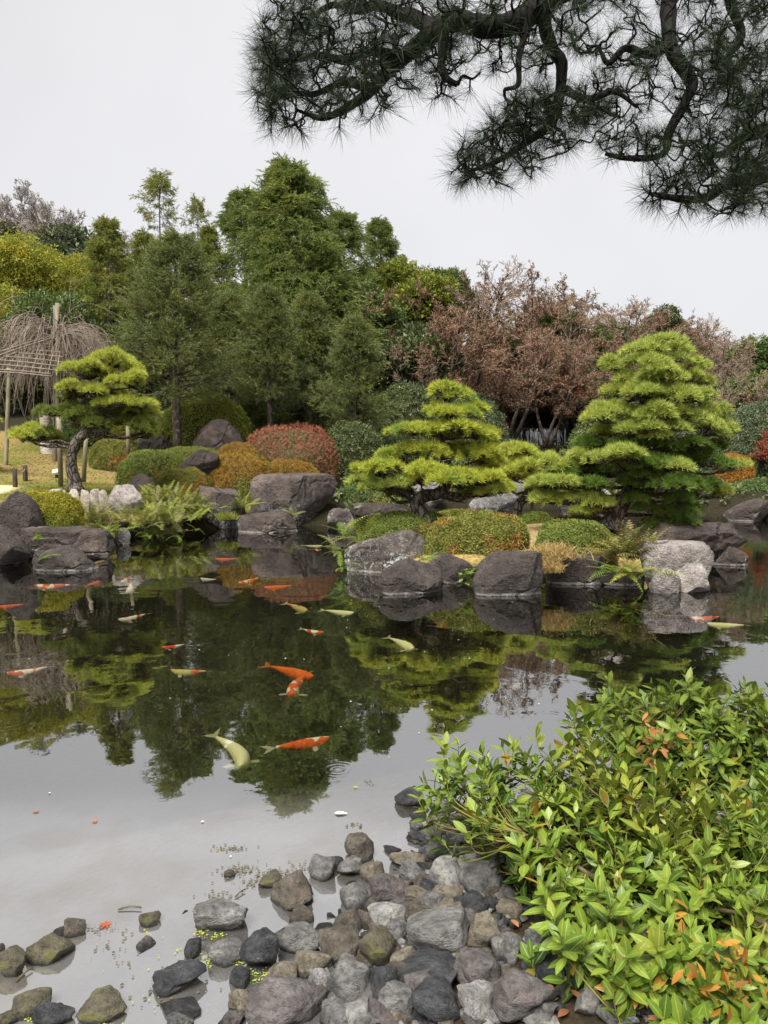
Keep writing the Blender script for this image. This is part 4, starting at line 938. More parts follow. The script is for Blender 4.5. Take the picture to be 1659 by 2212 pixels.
fern('fern growing up between the ferns and the azalea mound', at_z(345, 1084, 22.4), 90, .7, ['fern_dull', 'fern'], (5, 70), None, 4, .3)
fern('brownish fern between the round bright shrub and the pale boulder', at_z(215, 1128, 18.9), 110, .62, ['fern_dull', 'fern_brown', 'fern'], (10, 85), None, 5, .25)
fern('low fern overhanging the broad flat rock', at_z(238, 1150, 18.3), 40, .42, ['fern_bright', 'fern'], (35, 90), None, 6, .14)
fern('upright fern squeezed between the angular boulder and the largest boulder', at_z(523, 1098, 23.2), 34, .6, ['fern', 'fern_dull'], (5, 60), None, 7, .12)
fern('small fern growing from a crack before the largest far boulder', at_z(630, 1115, 22.7), 12, .5, ['fern_dull', 'fern'], (5, 70), None, 8, .06)
fern('fern at the left tip of the island by the lichened boulder', at_z(762, 1165, 15.2), 20, .7, ['fern_bright', 'fern'], (5, 80), None, 9, .14)
fern('second fern hanging at the waterline of the island left tip', at_z(742, 1190, 14.9), 14, .5, ['fern_bright', 'fern_dull'], (30, 90), None, 10, .1)
fern('bright fern tuft between the domed boulder and the peaked boulder', at_z(912, 1212, 13.0), 9, .42, ['fern_bright'], (25, 75), None, 11, .05)
fern('small fern on the lichened boulder left foot', at_z(738, 1225, 14.2), 8, .4, ['fern_bright'], (30, 90), None, 12, .05)
fern('large dark fern with old brown fronds on the island right end', at_z(1362, 1205, 13.0), 110, .68, ['fern_brown', 'fern_dull', 'fern_brown', 'fern'], (5, 70), None, 13, .16)
fern('bright green fern under the large dark fern at the waterline', at_z(1352, 1238, 12.6), 30, .55, ['fern_bright', 'fern_bright', 'fern'], (40, 100), None, 14, .14)
fern('single pale fern sprig on the leaning left boulder', at_z(78, 1165, 15.6), 5, .42, ['fern_bright'], (40, 85), 0, 15, .03)
fern('yellow fern sprig lying on the low pointed rock', at_z(85, 1212, 14.5), 4, .42, ['fern_bright'], (30, 80), .4, 16, .03)
fern('fern trailing down to the water beneath the largest bank fern', at_z(350, 1150, 20.6), 90, .55, ['fern', 'fern_bright', 'fern_dull'], (35, 105), None, 17, .45)
# broad leaved water-edge plant between the front boulders
t = thing('saxifrage_plant', 'small round leaved green plant at the waterline between two front boulders', 'plant', at_z(1012, 1262, 12.4)); r = np.random.default_rng(4)
lm = MB(); lv, lt = leaf_tmpl(1, .75, .05, .1); lm.add(lv, lt); lme = lm.mesh('round_leaf', M['fern_bright'], True)
for i in range(34):
    d = nrm(r.normal(size=3)*np.array((1, .7, .5))+np.array((0, -.5, .35))); o = link('leaf', lme, t); o.location = (r.normal()*.07, r.normal()*.05, r.uniform(-.05, .25))
    o.rotation_euler = (r.normal()*.3, -math.asin(max(-1, min(1, d[2]))), math.atan2(d[1], d[0])); s = r.uniform(.07, .12); o.scale = (s, s, s)
# dry grass
def grass(label, pos, n, L, mat, sx, sy, seed):
    r = np.random.default_rng(seed); mb = MB(); P = np.stack([r.normal(size=n)*sx, r.normal(size=n)*sy, np.zeros(n)], 1)
    d = nrm(np.stack([r.normal(size=n)*.5, r.normal(size=n)*.5-.25, r.uniform(.5, 1.2, n)], 1)); l = L*r.uniform(.5, 1.2, n)[:, None]
    s = nrm(np.cross(d, r.normal(size=(n, 3))))*.006; m = P+d*l*.55; e = P+d*l+np.array((0, 0, -1))*l*.35*r.uniform(.3, 1.2, (n, 1))
    V = np.stack([P-s, P+s, m+s*.8, m-s*.8, e], 1); f = np.array([(0, 1, 2), (0, 2, 3), (3, 2, 4)])
    mb.add(V.reshape(-1, 3), (f[None]+(np.arange(n)*5)[:, None, None]).reshape(-1, 3)); o = mb.obj('grass', M[mat], None, False, 'stuff'); o.location = pos
    return tag(o, label, 'grass')
grass('golden dry grass hanging over the gap right of the blocky boulder', at_z(1192, 1205, 12.9), 900, .38, 'dry_grass', .17, .15, 1)
grass('dry grass trailing to the water right of the blocky boulder', at_z(1188, 1235, 12.55), 500, .3, 'dry_grass', .08, .08, 2)
grass('straw coloured grass on the bank under the pale boulder', at_z(262, 1122, 19.7), 500, .22, 'dry_grass', .3, .2, 3)
grass('green moss grass at the foot of the angular boulder', at_z(488, 1122, 22.5), 350, .35, 'fern', .14, .1, 4)
# lawn: short moss tufts
mb = MB(); n = 6500; X = U(-16, -3.5, n); Y = U(20, 33, n); k = sd_poly(X, Y, BANK) > 1.0; k &= ~((X < -11.0) & (Y > 20.8) & (Y < 24)); X, Y = X[k], Y[k]; Z = height(X, Y)
V0, T0 = needle_tmpl(7, 75, .10, 3); scatter(mb, V0, T0, np.stack([X, Y, Z], 1), np.tile((0, 0, 1.), (len(X), 1)), rdir(len(X)), U(.03, .075, len(X)))
M['moss'] = leaf_mat('moss lawn', (.16, .145, .045), (.21, .175, .06), (.12, .125, .035), (.105, .12, .03), .5, .5, .65, transl=.2)
mb.obj('moss_lawn', M['moss'], None, False, 'stuff')
# ------------------------------------------------------------------ cloud pruned pines
TUFT = [needle_tmpl(21, 64, .047, s) for s in range(4)]
def pine(label, base, D, trunk, pads, mats, seed, wide=1.06, tr=.14, tuft=.15, dens=150, back=.55, name='pine_tree', bark='bark_pine', thick=.5, twist=.02):
    """trunk = [(px,py,depth offset)...]; pads = [(px,py,width px,height px,depth offset[,material index])...]"""
    global RNG; keep = RNG; RNG = np.random.default_rng(seed)
    b = np.array(base); t = thing(name, label, 'pine tree', b)
    tp = smooth_path([np.array(at(x, y, D+o))-b for x, y, o in trunk], 7, twist, seed)
    mb = MB(); rad = tr*np.linspace(1.0, .22, len(tp))**.9; rad[:4] *= np.array([1.45, 1.25, 1.12, 1.05])
    tube(mb, tp, rad, 12, True, .16, seed); mb.obj('trunk', M[bark], t, True)
    full = []
    for p in pads:
        px, py, w, h, o = p[:5]; mi = p[5] if len(p) > 5 else 0
        full.append((np.array(at(px, py, D+o))-b, S(w, D+o)/2, S(h, D+o), mi))
    limbs, pmesh = [], []
    for c, rx, hh, mi in full:
        rx *= wide
        low = c-np.array((0, 0, hh*.42))
        dist = np.linalg.norm((tp-low)*np.array((1, 1, 1.6)), axis=1)+np.where(tp[:, 2] > low[2]+.05, 1.2, 0)
        j = int(np.argmin(dist[2:]))+2; s = tp[j]
        m1 = s*.6+low*.4+np.array((0, 0, -.02))+RNG.normal(size=3)*.05; m2 = s*.25+low*.75+RNG.normal(size=3)*.05
        lp = smooth_path([s, m1, m2, low], 5, .03, seed+j); L = np.linalg.norm(low-s)
        mb = MB(); tube(mb, lp, np.linspace(min(rad[j]*.6, .02+.022*L), .012, len(lp)), 5, False, .1, seed)
        # needle tufts on the pad and the twigs that carry them
        ry = rx*RNG.uniform(.75, 1.0); n = int(max(14, dens*rx*ry*PI+20))
        # each pad is a cluster of smaller domes of differing height
        m = int(max(3, min(7, rx*6))); sa = U(0, 2*PI, m); sr = U(.25, .80, m); srad = U(.38, .58, m)
        sc_ = np.stack([rx*sr*np.cos(sa), ry*sr*np.sin(sa), hh*U(-.26, .26, m)], 1); sc_[0, :2] *= .2; w_ = RNG.integers(0, m, n)
        a = U(0, 2*PI, n); rr = np.sqrt(U(0, 1, n)); sx_ = srad[w_]*rr
        P = sc_[w_]+np.stack([rx*sx_*np.cos(a), ry*sx_*np.sin(a), hh*(.36*(1-rr**2)-.20)+hh*.05*RNG.normal(size=n)], 1)
        d = nrm(np.stack([np.cos(a)*rr*.9+P[:, 0]/rx*.35, np.sin(a)*rr*.9+P[:, 1]/ry*.35, .50+.55*(1-rr)], 1)+RNG.normal(size=(n, 3))*.18)
        k = max(7, n//3); q = RNG.permutation(n)[:k]; tip = c+P[q]; st = lp[RNG.integers(len(lp)-5, len(lp), k)]
        mid = st*.45+tip*.55+RNG.normal(size=(k, 3))*.035-np.array((0, 0, .03))
        segs(mb, st, mid, .010, .007, 4); segs(mb, mid, tip, .007, .004, 4)
        limb = mb.obj('limb', M[bark], t)
        mb = MB(); v = RNG.integers(0, 4, n)
        for i in range(4):
            s_ = v == i
            if s_.any(): scatter(mb, *TUFT[i], c+P[s_], d[s_], rdir(int(s_.sum())), tuft*U(.8, 1.2, int(s_.sum())))
        mb.obj('needle_pad', M[mats[mi]], limb)
    RNG = keep
    return t
def P5(rows): return rows
# left pine
pine('leaning pine with golden clouds of needles above the pale edging stones', at(163, 1056, 23.0), 23.0,
     [(163, 1060, 0), (156, 1010, 0), (160, 968, 0), (182, 932, 0), (205, 900, 0), (213, 866, .1), (218, 830, .1), (232, 800, .1), (242, 778, .1)],
     [(243, 775, 112, 42, 0), (212, 785, 90, 36, -.5), (282, 792, 66, 36, .1), (188, 803, 110, 40, -.3), (262, 812, 90, 34, -.6), (290, 820, 70, 44, .2), (146, 828, 96, 36, -.1), (188, 838, 80, 30, -.5), (230, 838, 90, 34, .6),
      (280, 862, 112, 40, -.4), (306, 880, 60, 34, 0), (318, 890, 52, 40, .2), (160, 880, 130, 44, .3, 1), (128, 882, 80, 40, .1, 1), (195, 896, 90, 34, .6, 1), (175, 906, 130, 40, -.1, 1), (262, 886, 110, 26, .5, 1),
      (275, 905, 90, 24, .3, 1), (312, 920, 96, 40, -.1, 1), (322, 934, 50, 26, .1), (66, 928, 96, 40, -.2), (38, 930, 40, 26, 0), (104, 938, 76, 38, 0, 1), (122, 950, 50, 28, .2, 1), (212, 812, 80, 30, .8), (250, 850, 70, 30, .9, 1), (140, 850, 60, 26, .5, 1)],
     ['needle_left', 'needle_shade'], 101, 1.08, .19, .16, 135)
# centre pine
pine('yellow green pine with a leaning trunk on the left half of the island', at(922, 1128, 16.0), 16.0,
     [(922, 1130, 0), (908, 1108, 0), (901, 1084, 0), (915, 1072, -.1), (945, 1066, -.2), (965, 1046, -.2), (962, 1010, 0), (955, 970, .1), (958, 920, .1), (962, 872, .1), (965, 845, .1)],
     [(964, 843, 104, 40, 0), (942, 882, 70, 34, .2), (1005, 884, 112, 40, -.1), (975, 895, 90, 34, -.5), (906, 918, 128, 40, 0), (995, 922, 130, 44, -.3), (1040, 936, 80, 34, .2), (1062, 944, 40, 26, 0), (950, 930, 80, 30, .6),
      (810, 996, 104, 44, -.1), (862, 980, 90, 40, .2), (930, 972, 150, 40, -.2), (1000, 968, 110, 38, .2), (1042, 985, 86, 36, 0), (792, 1040, 76, 34, .1, 1), (840, 1046, 96, 30, -.2, 1), (886, 1034, 90, 30, .3, 1),
      (950, 1018, 150, 52, -.7), (910, 1028, 70, 36, -.5), (1000, 1035, 80, 40, -.5), (1050, 1030, 110, 42, -.2), (1090, 1050, 60, 30, 0), (1042, 1062, 90, 30, -.2, 1), (1010, 1064, 60, 28, .1, 1), (870, 1058, 90, 26, .4, 1), (1060, 1000, 70, 34, .4), (780, 1015, 44, 26, .2)],
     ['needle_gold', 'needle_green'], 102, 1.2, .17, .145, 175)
# small pine behind
pine('small pale green pine between the two large island pines', at(1117, 1126, 18.4), 18.4,
     [(1117, 1128, 0), (1118, 1105, 0), (1124, 1086, 0), (1136, 1072, 0), (1140, 1040, 0), (1138, 1000, 0), (1136, 972, 0)],
     [(1134, 970, 112, 32, 0), (1180, 990, 72, 34, -.1), (1096, 996, 80, 34, .1), (1140, 1004, 90, 34, -.4), (1108, 1024, 110, 36, -.2), (1160, 1030, 110, 36, -.3), (1210, 1030, 90, 30, 0), (1250, 1026, 70, 30, .2), (1180, 1054, 120, 32, .1), (1240, 1050, 80, 28, .3), (1085, 1046, 70, 30, .2)],
     ['needle_left'], 103, 1.15, .13, .15, 150)
# prop pole under it
mb = MB(); b = at(1146, 1108, 18.6); tube(mb, [(0, 0, -.6), tuple(np.array(at(1151, 1072, 18.6))-b)], .05, 8); o = mb.obj('support_pole', M['post'], None, True); o.location = tuple(b)
tag(o, 'thin wooden prop pole beside the small island pine trunk', 'pole')
# big right pine
bigp = [(1415, 748, 150, 42, 0), (1380, 772, 100, 36, -.3), (1462, 768, 90, 36, -.2), (1340, 786, 80, 34, .1), (1492, 786, 60, 36, .1), (1415, 788, 120, 36, -.8),
      (1345, 812, 110, 38, -.1), (1420, 815, 140, 40, -.6), (1490, 812, 80, 40, 0), (1520, 822, 40, 34, .2), (1318, 842, 90, 38, 0), (1375, 850, 120, 42, -.6), (1450, 848, 120, 42, -.7), (1515, 850, 80, 46, -.1),
      (1310, 876, 90, 36, 0), (1322, 898, 110, 38, -.3), (1400, 888, 120, 40, -.9), (1465, 890, 100, 44, -.8), (1530, 880, 80, 50, -.1), (1562, 892, 56, 44, .1), (1300, 926, 90, 34, .1), (1360, 924, 110, 36, -.5), (1400, 920, 100, 38, -1.0), (1460, 928, 110, 42, -.9), (1530, 924, 100, 46, -.3), (1568, 925, 46, 44, .1),
      (1290, 952, 80, 34, .2, 1), (1350, 958, 120, 36, -.3, 1), (1430, 955, 100, 36, -.6, 1), (1500, 960, 110, 36, -.2, 1), (1550, 962, 60, 32, .2, 1),
      (1262, 984, 110, 36, .1), (1215, 996, 80, 34, .1), (1320, 982, 130, 42, -.7), (1390, 990, 120, 38, -.8, 1), (1460, 996, 120, 40, -.7), (1530, 992, 90, 36, -.2, 1), (1575, 1004, 70, 30, .1), (1240, 1014, 100, 30, .2, 1), (1180, 1040, 80, 34, .1), (1300, 1010, 120, 32, .1, 1),
      (1225, 1040, 110, 36, -.2), (1290, 1040, 120, 34, -.1, 1), (1360, 1030, 110, 40, -.4, 1), (1430, 1040, 120, 46, -.8, 1), (1495, 1032, 110, 44, -.5, 1), (1535, 1035, 70, 40, 0, 1), (1180, 1070, 110, 34, .1), (1240, 1076, 110, 32, -.1), (1300, 1078, 100, 28, -.2), (1255, 1100, 70, 22, 0),
      (1510, 1052, 80, 44, -.4, 1), (1562, 1058, 64, 46, 0), (1470, 1070, 90, 36, -.5, 1), (1400, 1072, 90, 32, -.2, 1), (1440, 1102, 110, 42, -.4, 1), (1490, 1100, 80, 36, -.1, 1), (1445, 1124, 100, 28, -.3, 1), (1415, 1130, 60, 22, -.2, 1),
      (1400, 860, 150, 50, .9, 2), (1440, 910, 170, 50, 1.2, 2), (1370, 900, 140, 50, 1.0, 2), (1480, 980, 150, 50, 1.1, 2), (1360, 1000, 150, 50, .9, 2), (1430, 800, 120, 40, .7, 2), (1430, 1020, 150, 50, .5, 2)]
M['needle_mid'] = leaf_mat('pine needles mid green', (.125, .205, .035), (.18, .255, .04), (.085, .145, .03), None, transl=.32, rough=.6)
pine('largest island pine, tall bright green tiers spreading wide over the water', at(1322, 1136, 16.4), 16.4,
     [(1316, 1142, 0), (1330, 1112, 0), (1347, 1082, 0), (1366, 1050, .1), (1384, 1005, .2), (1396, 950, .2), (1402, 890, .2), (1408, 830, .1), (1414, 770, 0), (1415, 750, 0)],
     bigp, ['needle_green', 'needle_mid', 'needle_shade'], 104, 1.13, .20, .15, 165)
# pine bough entering at the left edge
pine('pine with only its bough tips showing at the left edge', at(-60, 1030, 25.5), 25.5, [(-60, 1034, 0), (-66, 980, 0), (-60, 930, 0), (-55, 890, 0)], [(-22, 905, 70, 40, 0), (-30, 925, 70, 40, .3), (-70, 870, 90, 40, 0), (-100, 900, 70, 40, 0)], ['needle_left'], 105, 1.06, .15, .17, 120)

# ------------------------------------------------------------------ weeping cherry on its bamboo frame
D0 = 31.0; cb = at(108, 1008, D0)
ch = thing('weeping_cherry', 'leafless weeping cherry with straw wrapped trunk behind the left pine', 'tree', cb)
def lc_(x, y, o=0): return np.array(at(x, y, D0+o))-cb
tp = smooth_path([lc_(110, 1010), lc_(104, 975), lc_(98, 935), lc_(98, 890), lc_(104, 840), lc_(112, 790), lc_(120, 735), lc_(124, 700)], 5, .03, 3)
mb = MB(); tube(mb, tp[:17], np.linspace(.30, .20, 17), 10, True, .08, 3); mb.obj('straw_wrap', M['bark_wrap'], ch, True)
mb = MB(); tube(mb, tp, np.linspace(.19, .09, len(tp)), 9, True, .1, 4); mb.obj('trunk', M['bark_yew'], ch, True)
keep = RNG; RNG = np.random.default_rng(40)
mains = []
for x, y, o in [(38, 690, 0), (20, 760, -.5), (60, 720, .8), (160, 700, 0), (205, 730, -.4), (232, 752, 0), (180, 715, .9), (90, 690, -1), (130, 690, -1.2), (0, 705, .3), (215, 742, .8), (70, 770, -1.2)]:
    e = lc_(x, y, o); s = tp[int(U(22, len(tp)-1))]; m = (s+e)/2+np.array((0, 0, U(.15, .5)))
    mains.append(smooth_path([s, m, e], 6, .06, int(x)+50))
mb = MB()
for l in mains: tube(mb, l, np.linspace(.055, .018, len(l)), 6, False)
mb.obj('limbs', M['bark_yew'], ch, True)
mb = MB(); P, Dv = [], []
for l in mains:
    n = 28; i = RNG.integers(1, len(l)-1, n); P.append(l[i]+RNG.normal(size=(n, 3))*.12); d = nrm(l[i+1]-l[i])+RNG.normal(size=(n, 3))*.5; d[:, 2] = np.abs(d[:, 2])*.6+.1; Dv.append(d)
P = np.concatenate(P); Dv = nrm(np.concatenate(Dv)); n = len(P)
pts, rad = [P], []; d = Dv; L = U(1.6, 4.2, n)
for k in range(9):
    d = nrm(d+np.array((0, 0, -.38))+RNG.normal(size=(n, 3))*.16); pts.append(pts[-1]+d*(L/9)[:, None])
pts = np.stack(pts, 1); rad = np.tile(np.linspace(.010, .005, 10), (n, 1)); add_lines(mb, pts, rad, 3)
p2, d2, l2, r2 = spawn(pts, rad, 2, .1, .7, (20, 45), (.3, .5), L, .8); q2, w2 = grow(p2, d2, l2, np.full(len(p2), .008), 4, .08, (0, 0, -.35), .7); add_lines(mb, q2, w2, 3)
mb.obj('hanging_twigs', M['twig_cherry'], ch, None, 'stuff')
RNG = keep
fr = thing('bamboo_frame', 'bamboo trellis on posts carrying the weeping cherry boughs', 'trellis', at(60, 1005, 30.0)); fb = np.array(at(60, 1005, 30.0))
def fp(x, y, o=0): return np.array(at(x, y, 30.0+o))-fb
def pole(nm, a, b, r, mat, n=7):
    mb = MB(); tube(mb, smooth_path([a, (a+b)/2+np.array((0, 0, .02)), b], 4), r, n); return mb.obj(nm, M[mat], fr, True)
pole('post', fp(12, 1035, -2.2), fp(20, 795, -2.2), .075, 'post')
pole('post', fp(124, 1000, .6), fp(124, 655, .6), .08, 'post'); pole('post', fp(117, 1000, .9), fp(118, 660, .9), .06, 'bark_grey')
for k, (y0, y1, x0, x1, o) in enumerate([(797, 808, -20, 110, -2.3), (786, 800, -20, 120, -2.0), (777, 791, -10, 125, -1.6), (770, 782, 8, 136, -1.2), (762, 771, 24, 138, -.8), (755, 762, 40, 140, -.4), (802, 813, -20, 112, -2.35)]):
    pole('bamboo_pole', fp(x0, y0, o), fp(x1, y1, o), .026, 'bamboo', 6)
for k in range(7):
    pole('bamboo_pole', fp(8+k*19, 806+k*1.0, -2.3), fp(46+k*14, 752+k*1.0, -.3), .02, 'bamboo', 6)
pole('bamboo_pole', fp(-30, 778, -1.5), fp(112, 730, 0), .035, 'bamboo', 6); pole('bamboo_pole', fp(-30, 770, -1.4), fp(108, 727, .1), .035, 'bamboo', 6); pole('bamboo_pole', fp(-30, 790, -1.7), fp(60, 752, -.5), .03, 'bamboo', 6)
# posts, stakes, rope, lamp
def stick(name, label, x, y0, y1, D, r, mat, cat, lean=0, group=None):
    b = at(x, y0, D); mb = MB(); tube(mb, [(0, 0, -.3), (lean*.5, 0, (at(x, y1, D)[2]-b[2])*.5), (lean, 0, at(x, y1, D)[2]-b[2])], [r*1.05, r, r*.95], 9, True, .05, int(x))
    o = mb.obj(name, M[mat], None, True); o.location = tuple(b); return tag(o, label, cat, group)
stick('support_post', 'thin wooden prop in front of the straw wrapped trunk', 131, 1030, 890, 24.6, .075, 'post', 'post')
stick('support_post', 'short thick prop just behind the straw wrapped trunk', 119, 1003, 940, 29.5, .09, 'post', 'post')
stick('support_post', 'leaning prop right of the left pine trunk', 180, 1022, 935, 25.4, .07, 'post', 'post', .15)
stick('support_post', 'short grey prop standing by the olive hedge mound', 277, 966, 920, 27.5, .07, 'post', 'post')
s1 = stick('fence_stake', 'nearer dark rope fence stake beside the sandy path', 33, 1054, 1012, 23.4, .07, 'stake', 'stake', 0, 'rope fence stakes')
s2 = stick('fence_stake', 'farther dark rope fence stake on the mossy lawn', 55, 1042, 1005, 25.0, .075, 'stake', 'stake', 0, 'rope fence stakes')
a, b, c = np.array(at(33, 1022, 23.4)), np.array(at(55, 1012, 25.0)), np.array(at(-20, 1024, 25.5))
for q, e, lb in ((a, b, 'sagging rope between the two dark fence stakes'), (a, c, 'sagging rope running left from the nearer fence stake')):
    mb = MB(); k = np.linspace(0, 1, 12)[:, None]; pp = q*(1-k)+e*k; pp[:, 2] -= .35*(k*(1-k))[:, 0]; tube(mb, pp-q, .013, 5); o = mb.obj('rope', M['rope'], None, True); o.location = tuple(q); tag(o, lb, 'rope')
lb = np.array(at(122, 1026, 25.5)); gl_ = thing('ground_lamp', 'small white garden lamp on the mossy lawn by the pine', 'lamp', lb)
mb = MB(); V, F = ico(3); mb.add(V*np.array((.14, .14, .10))+np.array((0, 0, .10)), F); mb.obj('lamp_shade', M['lamp_white'], gl_, True)
mb = MB(); tube(mb, [(0, 0, -.1), (0, 0, .06)], .05, 8); mb.obj('base', M['stake'], gl_)
# ------------------------------------------------------------------ koi
def koi_mat(name, base, patch, amt, sc=9.0, edge=.02):
    t = NT(name); oi = t.n('ObjectInfo'); v = t.n('VectorMath', operation='ADD'); t.l(t.obj(), v.inputs[0])
    cm = t.n('CombineXYZ'); m = t.math('MULTIPLY', oi.outputs['Random'], 37.0)
    for i in range(3): t.l(m, cm.inputs[i])
    t.l(cm.outputs[0], v.inputs[1])
    n = t.noise(v.outputs[0], sc, 1.5, .45); col = t.mix(t.rng(n, amt-edge, amt+edge), patch, base)
    return t.done(t.pbsdf(col, .55, .15))
KW, KO, KR, KY = (.78, .75, .64), (.74, .13, .018), (.66, .075, .025), (.55, .52, .22)
M['koi red white'] = koi_mat('koi red and white', KW, KR, .46)
M['koi mostly red'] = koi_mat('koi mostly red', KW, (.74, .09, .02), .54)
M['koi orange'] = koi_mat('koi plain orange', KO, (.66, .10, .015), .5)
M['koi pale'] = koi_mat('koi pale yellow', (.74, .72, .40), (.76, .72, .48), .5)
M['koi white'] = koi_mat('koi white', (.68, .66, .58), (.62, .58, .48), .5)
M['koi yellow red'] = koi_mat('koi yellow with red', (.52, .45, .18), KR, .42)
M['koi dim'] = koi_mat('koi dim brown', (.34, .27, .18), (.25, .17, .1), .5)
FIN = {k: leaf_mat('fin '+k, c, tuple(q*.8 for q in c), transl=.4) for k, c in (('w', (.62, .56, .46)), ('o', (.62, .14, .03)), ('y', (.60, .58, .34)))}
def koi(label, tail, head, mat, fin, bend=0.0, z=-.024, seed=0):
    a, b = gnd(*tail, z), gnd(*head, z); L = float(np.linalg.norm(b-a)); h = math.atan2(b[1]-a[1], b[0]-a[0])
    L = min(L, .95); t = thing('koi', label, 'koi carp', ((a[0]+b[0])/2, (a[1]+b[1])/2, z), 'koi swimming in the pond', h)
    s = np.linspace(0, 1, 15); x = L*(.5-.80*s)                      # nose at +x
    y0 = bend*L*np.sin(PI*(s*1.05))*1.0 - bend*L*.3
    w = L*.078*np.interp(s, [0, .05, .15, .33, .55, .8, .94, 1], [.16, .52, .82, 1.0, .92, .52, .26, .22])
    n = 12; an = np.arange(n)*2*PI/n; V = np.stack([np.repeat(x[:, None], n, 1), y0[:, None]+w[:, None]*np.cos(an), w[:, None]*1.08*np.sin(an)-(w*.9)[:, None]], 2).reshape(-1, 3)
    i = np.arange(n); f = np.stack([i, n+i, n+(i+1) % n, (i+1) % n], 1); mb = MB(); mb.add(V, (f[None]+(np.arange(14)*n)[:, None, None]).reshape(-1, 4))
    c = np.stack([np.zeros(n-2, int), np.arange(1, n-1), np.arange(2, n)], 1); mb.T.append(c); mb.T.append(c[:, ::-1]+14*n)
    mb.obj('body', M[mat], t, True)
    e = np.array((x[-1], y0[-1], -w[-1])); mb = MB(); q = L*.2
    tv = [e, e+np.array((-q*.55, q*.30, q*.12)), e+np.array((-q*1.05, q*.48, q*.10)), e+np.array((-q*.62, 0, .0)), e+np.array((-q*1.05, -q*.42, -q*.16)), e+np.array((-q*.55, -q*.26, -q*.1))]
    mb.add(tv, [(0, 1, 3), (1, 2, 3), (0, 3, 5), (5, 3, 4)]); mb.obj('tail_fin', FIN[fin], t)
    for sg in (1, -1):
        j = 4; r = np.array((x[j], y0[j]+sg*w[j]*.8, -w[j]*1.2)); q = L*.13; mb = MB()
        mb.add([r+np.array((q*.18, 0, 0)), r+np.array((q*.1, sg*q*.75, -.01)), r+np.array((-q*.45, sg*q*.95, -.015)), r+np.array((-q*.55, sg*q*.45, -.01)), r+np.array((-q*.25, 0, 0))], [(0, 1, 4), (1, 2, 4), (2, 3, 4)]); mb.obj('pectoral_fin', FIN[fin], t)
    mb = MB(); js = [6, 7, 8, 9, 10]; bt = np.array([(x[j], y0[j], 0) for j in js])-np.array((0, 0, .004)); tpv = bt+np.array([(-.02*L, .004, .03*L*k) for k in (.3, .5, .4, .3, .15)])*np.array((1, 1, .5))
    mb.add(np.vstack([bt, tpv]), [(k, k+1, 6+k, 5+k) for k in range(4)]); mb.obj('dorsal_fin', FIN[fin], t)
    return t
K = koi
K('large red koi with white tail and fins, nearest on the right', (565, 1617), (711, 1590), 'koi mostly red', 'w', .03)
K('pale yellow koi swimming toward the viewer, nearest on the left', (466, 1575), (528, 1650), 'koi pale', 'y', .10)
K('plain deep orange koi in the middle of the pond', (567, 1432), (679, 1458), 'koi orange', 'o', .06, -.015)
K('red and white koi crossing the plain deep orange koi', (664, 1446), (628, 1497), 'koi mostly red', 'w', -.06)
K('yellowish koi with red patches heading left', (464, 1449), (369, 1446), 'koi yellow red', 'y', .02)
K('white koi with red head and saddle near the left edge', (123, 1437), (15, 1452), 'koi red white', 'w', .05)
K('mottled red and white koi with a pale raised tail', (410, 1390), (349, 1397), 'koi red white', 'w', .02)
K('slim red and white koi below the small pointed rock', (328, 1323), (256, 1337), 'koi red white', 'w', .03)
K('small orange and white koi right of the pond centre', (644, 1357), (699, 1364), 'koi mostly red', 'w', -.04)
K('pale koi with orange blotch beside the yellow koi', (614, 1300), (665, 1317), 'koi yellow red', 'w', .06)
K('slim yellow koi heading right under the island rock', (689, 1316), (765, 1322), 'koi pale', 'y', .03)
K('pale cream koi alone before the island rocks', (836, 1372), (895, 1399), 'koi pale', 'y', .08)
K('long plain orange koi on the red bush reflection', (645, 1263), (570, 1267), 'koi orange', 'o', .02, -.008)
K('red and white koi just left of the long plain orange koi', (569, 1245), (517, 1257), 'koi mostly red', 'w', .03)
K('small white koi on the dark boulder reflection', (474, 1252), (433, 1248), 'koi white', 'w', .04)
K('orange koi far out below the ferns reflection', (526, 1206), (466, 1206), 'koi orange', 'o', .02)
K('yellow koi near the largest far boulder', (648, 1178), (697, 1178), 'koi pale', 'y', .02)
K('small orange koi near the largest far boulder', (668, 1186), (694, 1187), 'koi mostly red', 'w', .03)
K('long red koi with white stripe near the low pointed rock', (171, 1262), (74, 1263), 'koi mostly red', 'w', .01)
K('bright orange koi right of the long red koi', (180, 1266), (216, 1254), 'koi orange', 'o', .03)
K('red koi close behind the small white headed koi', (283, 1243), (262, 1256), 'koi mostly red', 'w', .02)
K('small pale koi facing the viewer beside the red koi', (284, 1257), (278, 1275), 'koi white', 'w', .02)
K('orange koi cut off by the left edge', (66, 1303), (-8, 1309), 'koi orange', 'o', .02)
K('pale orange koi at the foot of the low pointed rock', (232, 1208), (196, 1217), 'koi yellow red', 'w', .03)
K('red koi in the right channel', (1570, 1331), (1490, 1333), 'koi mostly red', 'w', .02)
K('long pale koi below the red koi in the right channel', (1626, 1350), (1527, 1345), 'koi pale', 'y', -.02)
K('dim brown koi breaking the surface above the near bush', (1135, 1472), (1098, 1484), 'koi dim', 'w', .03)

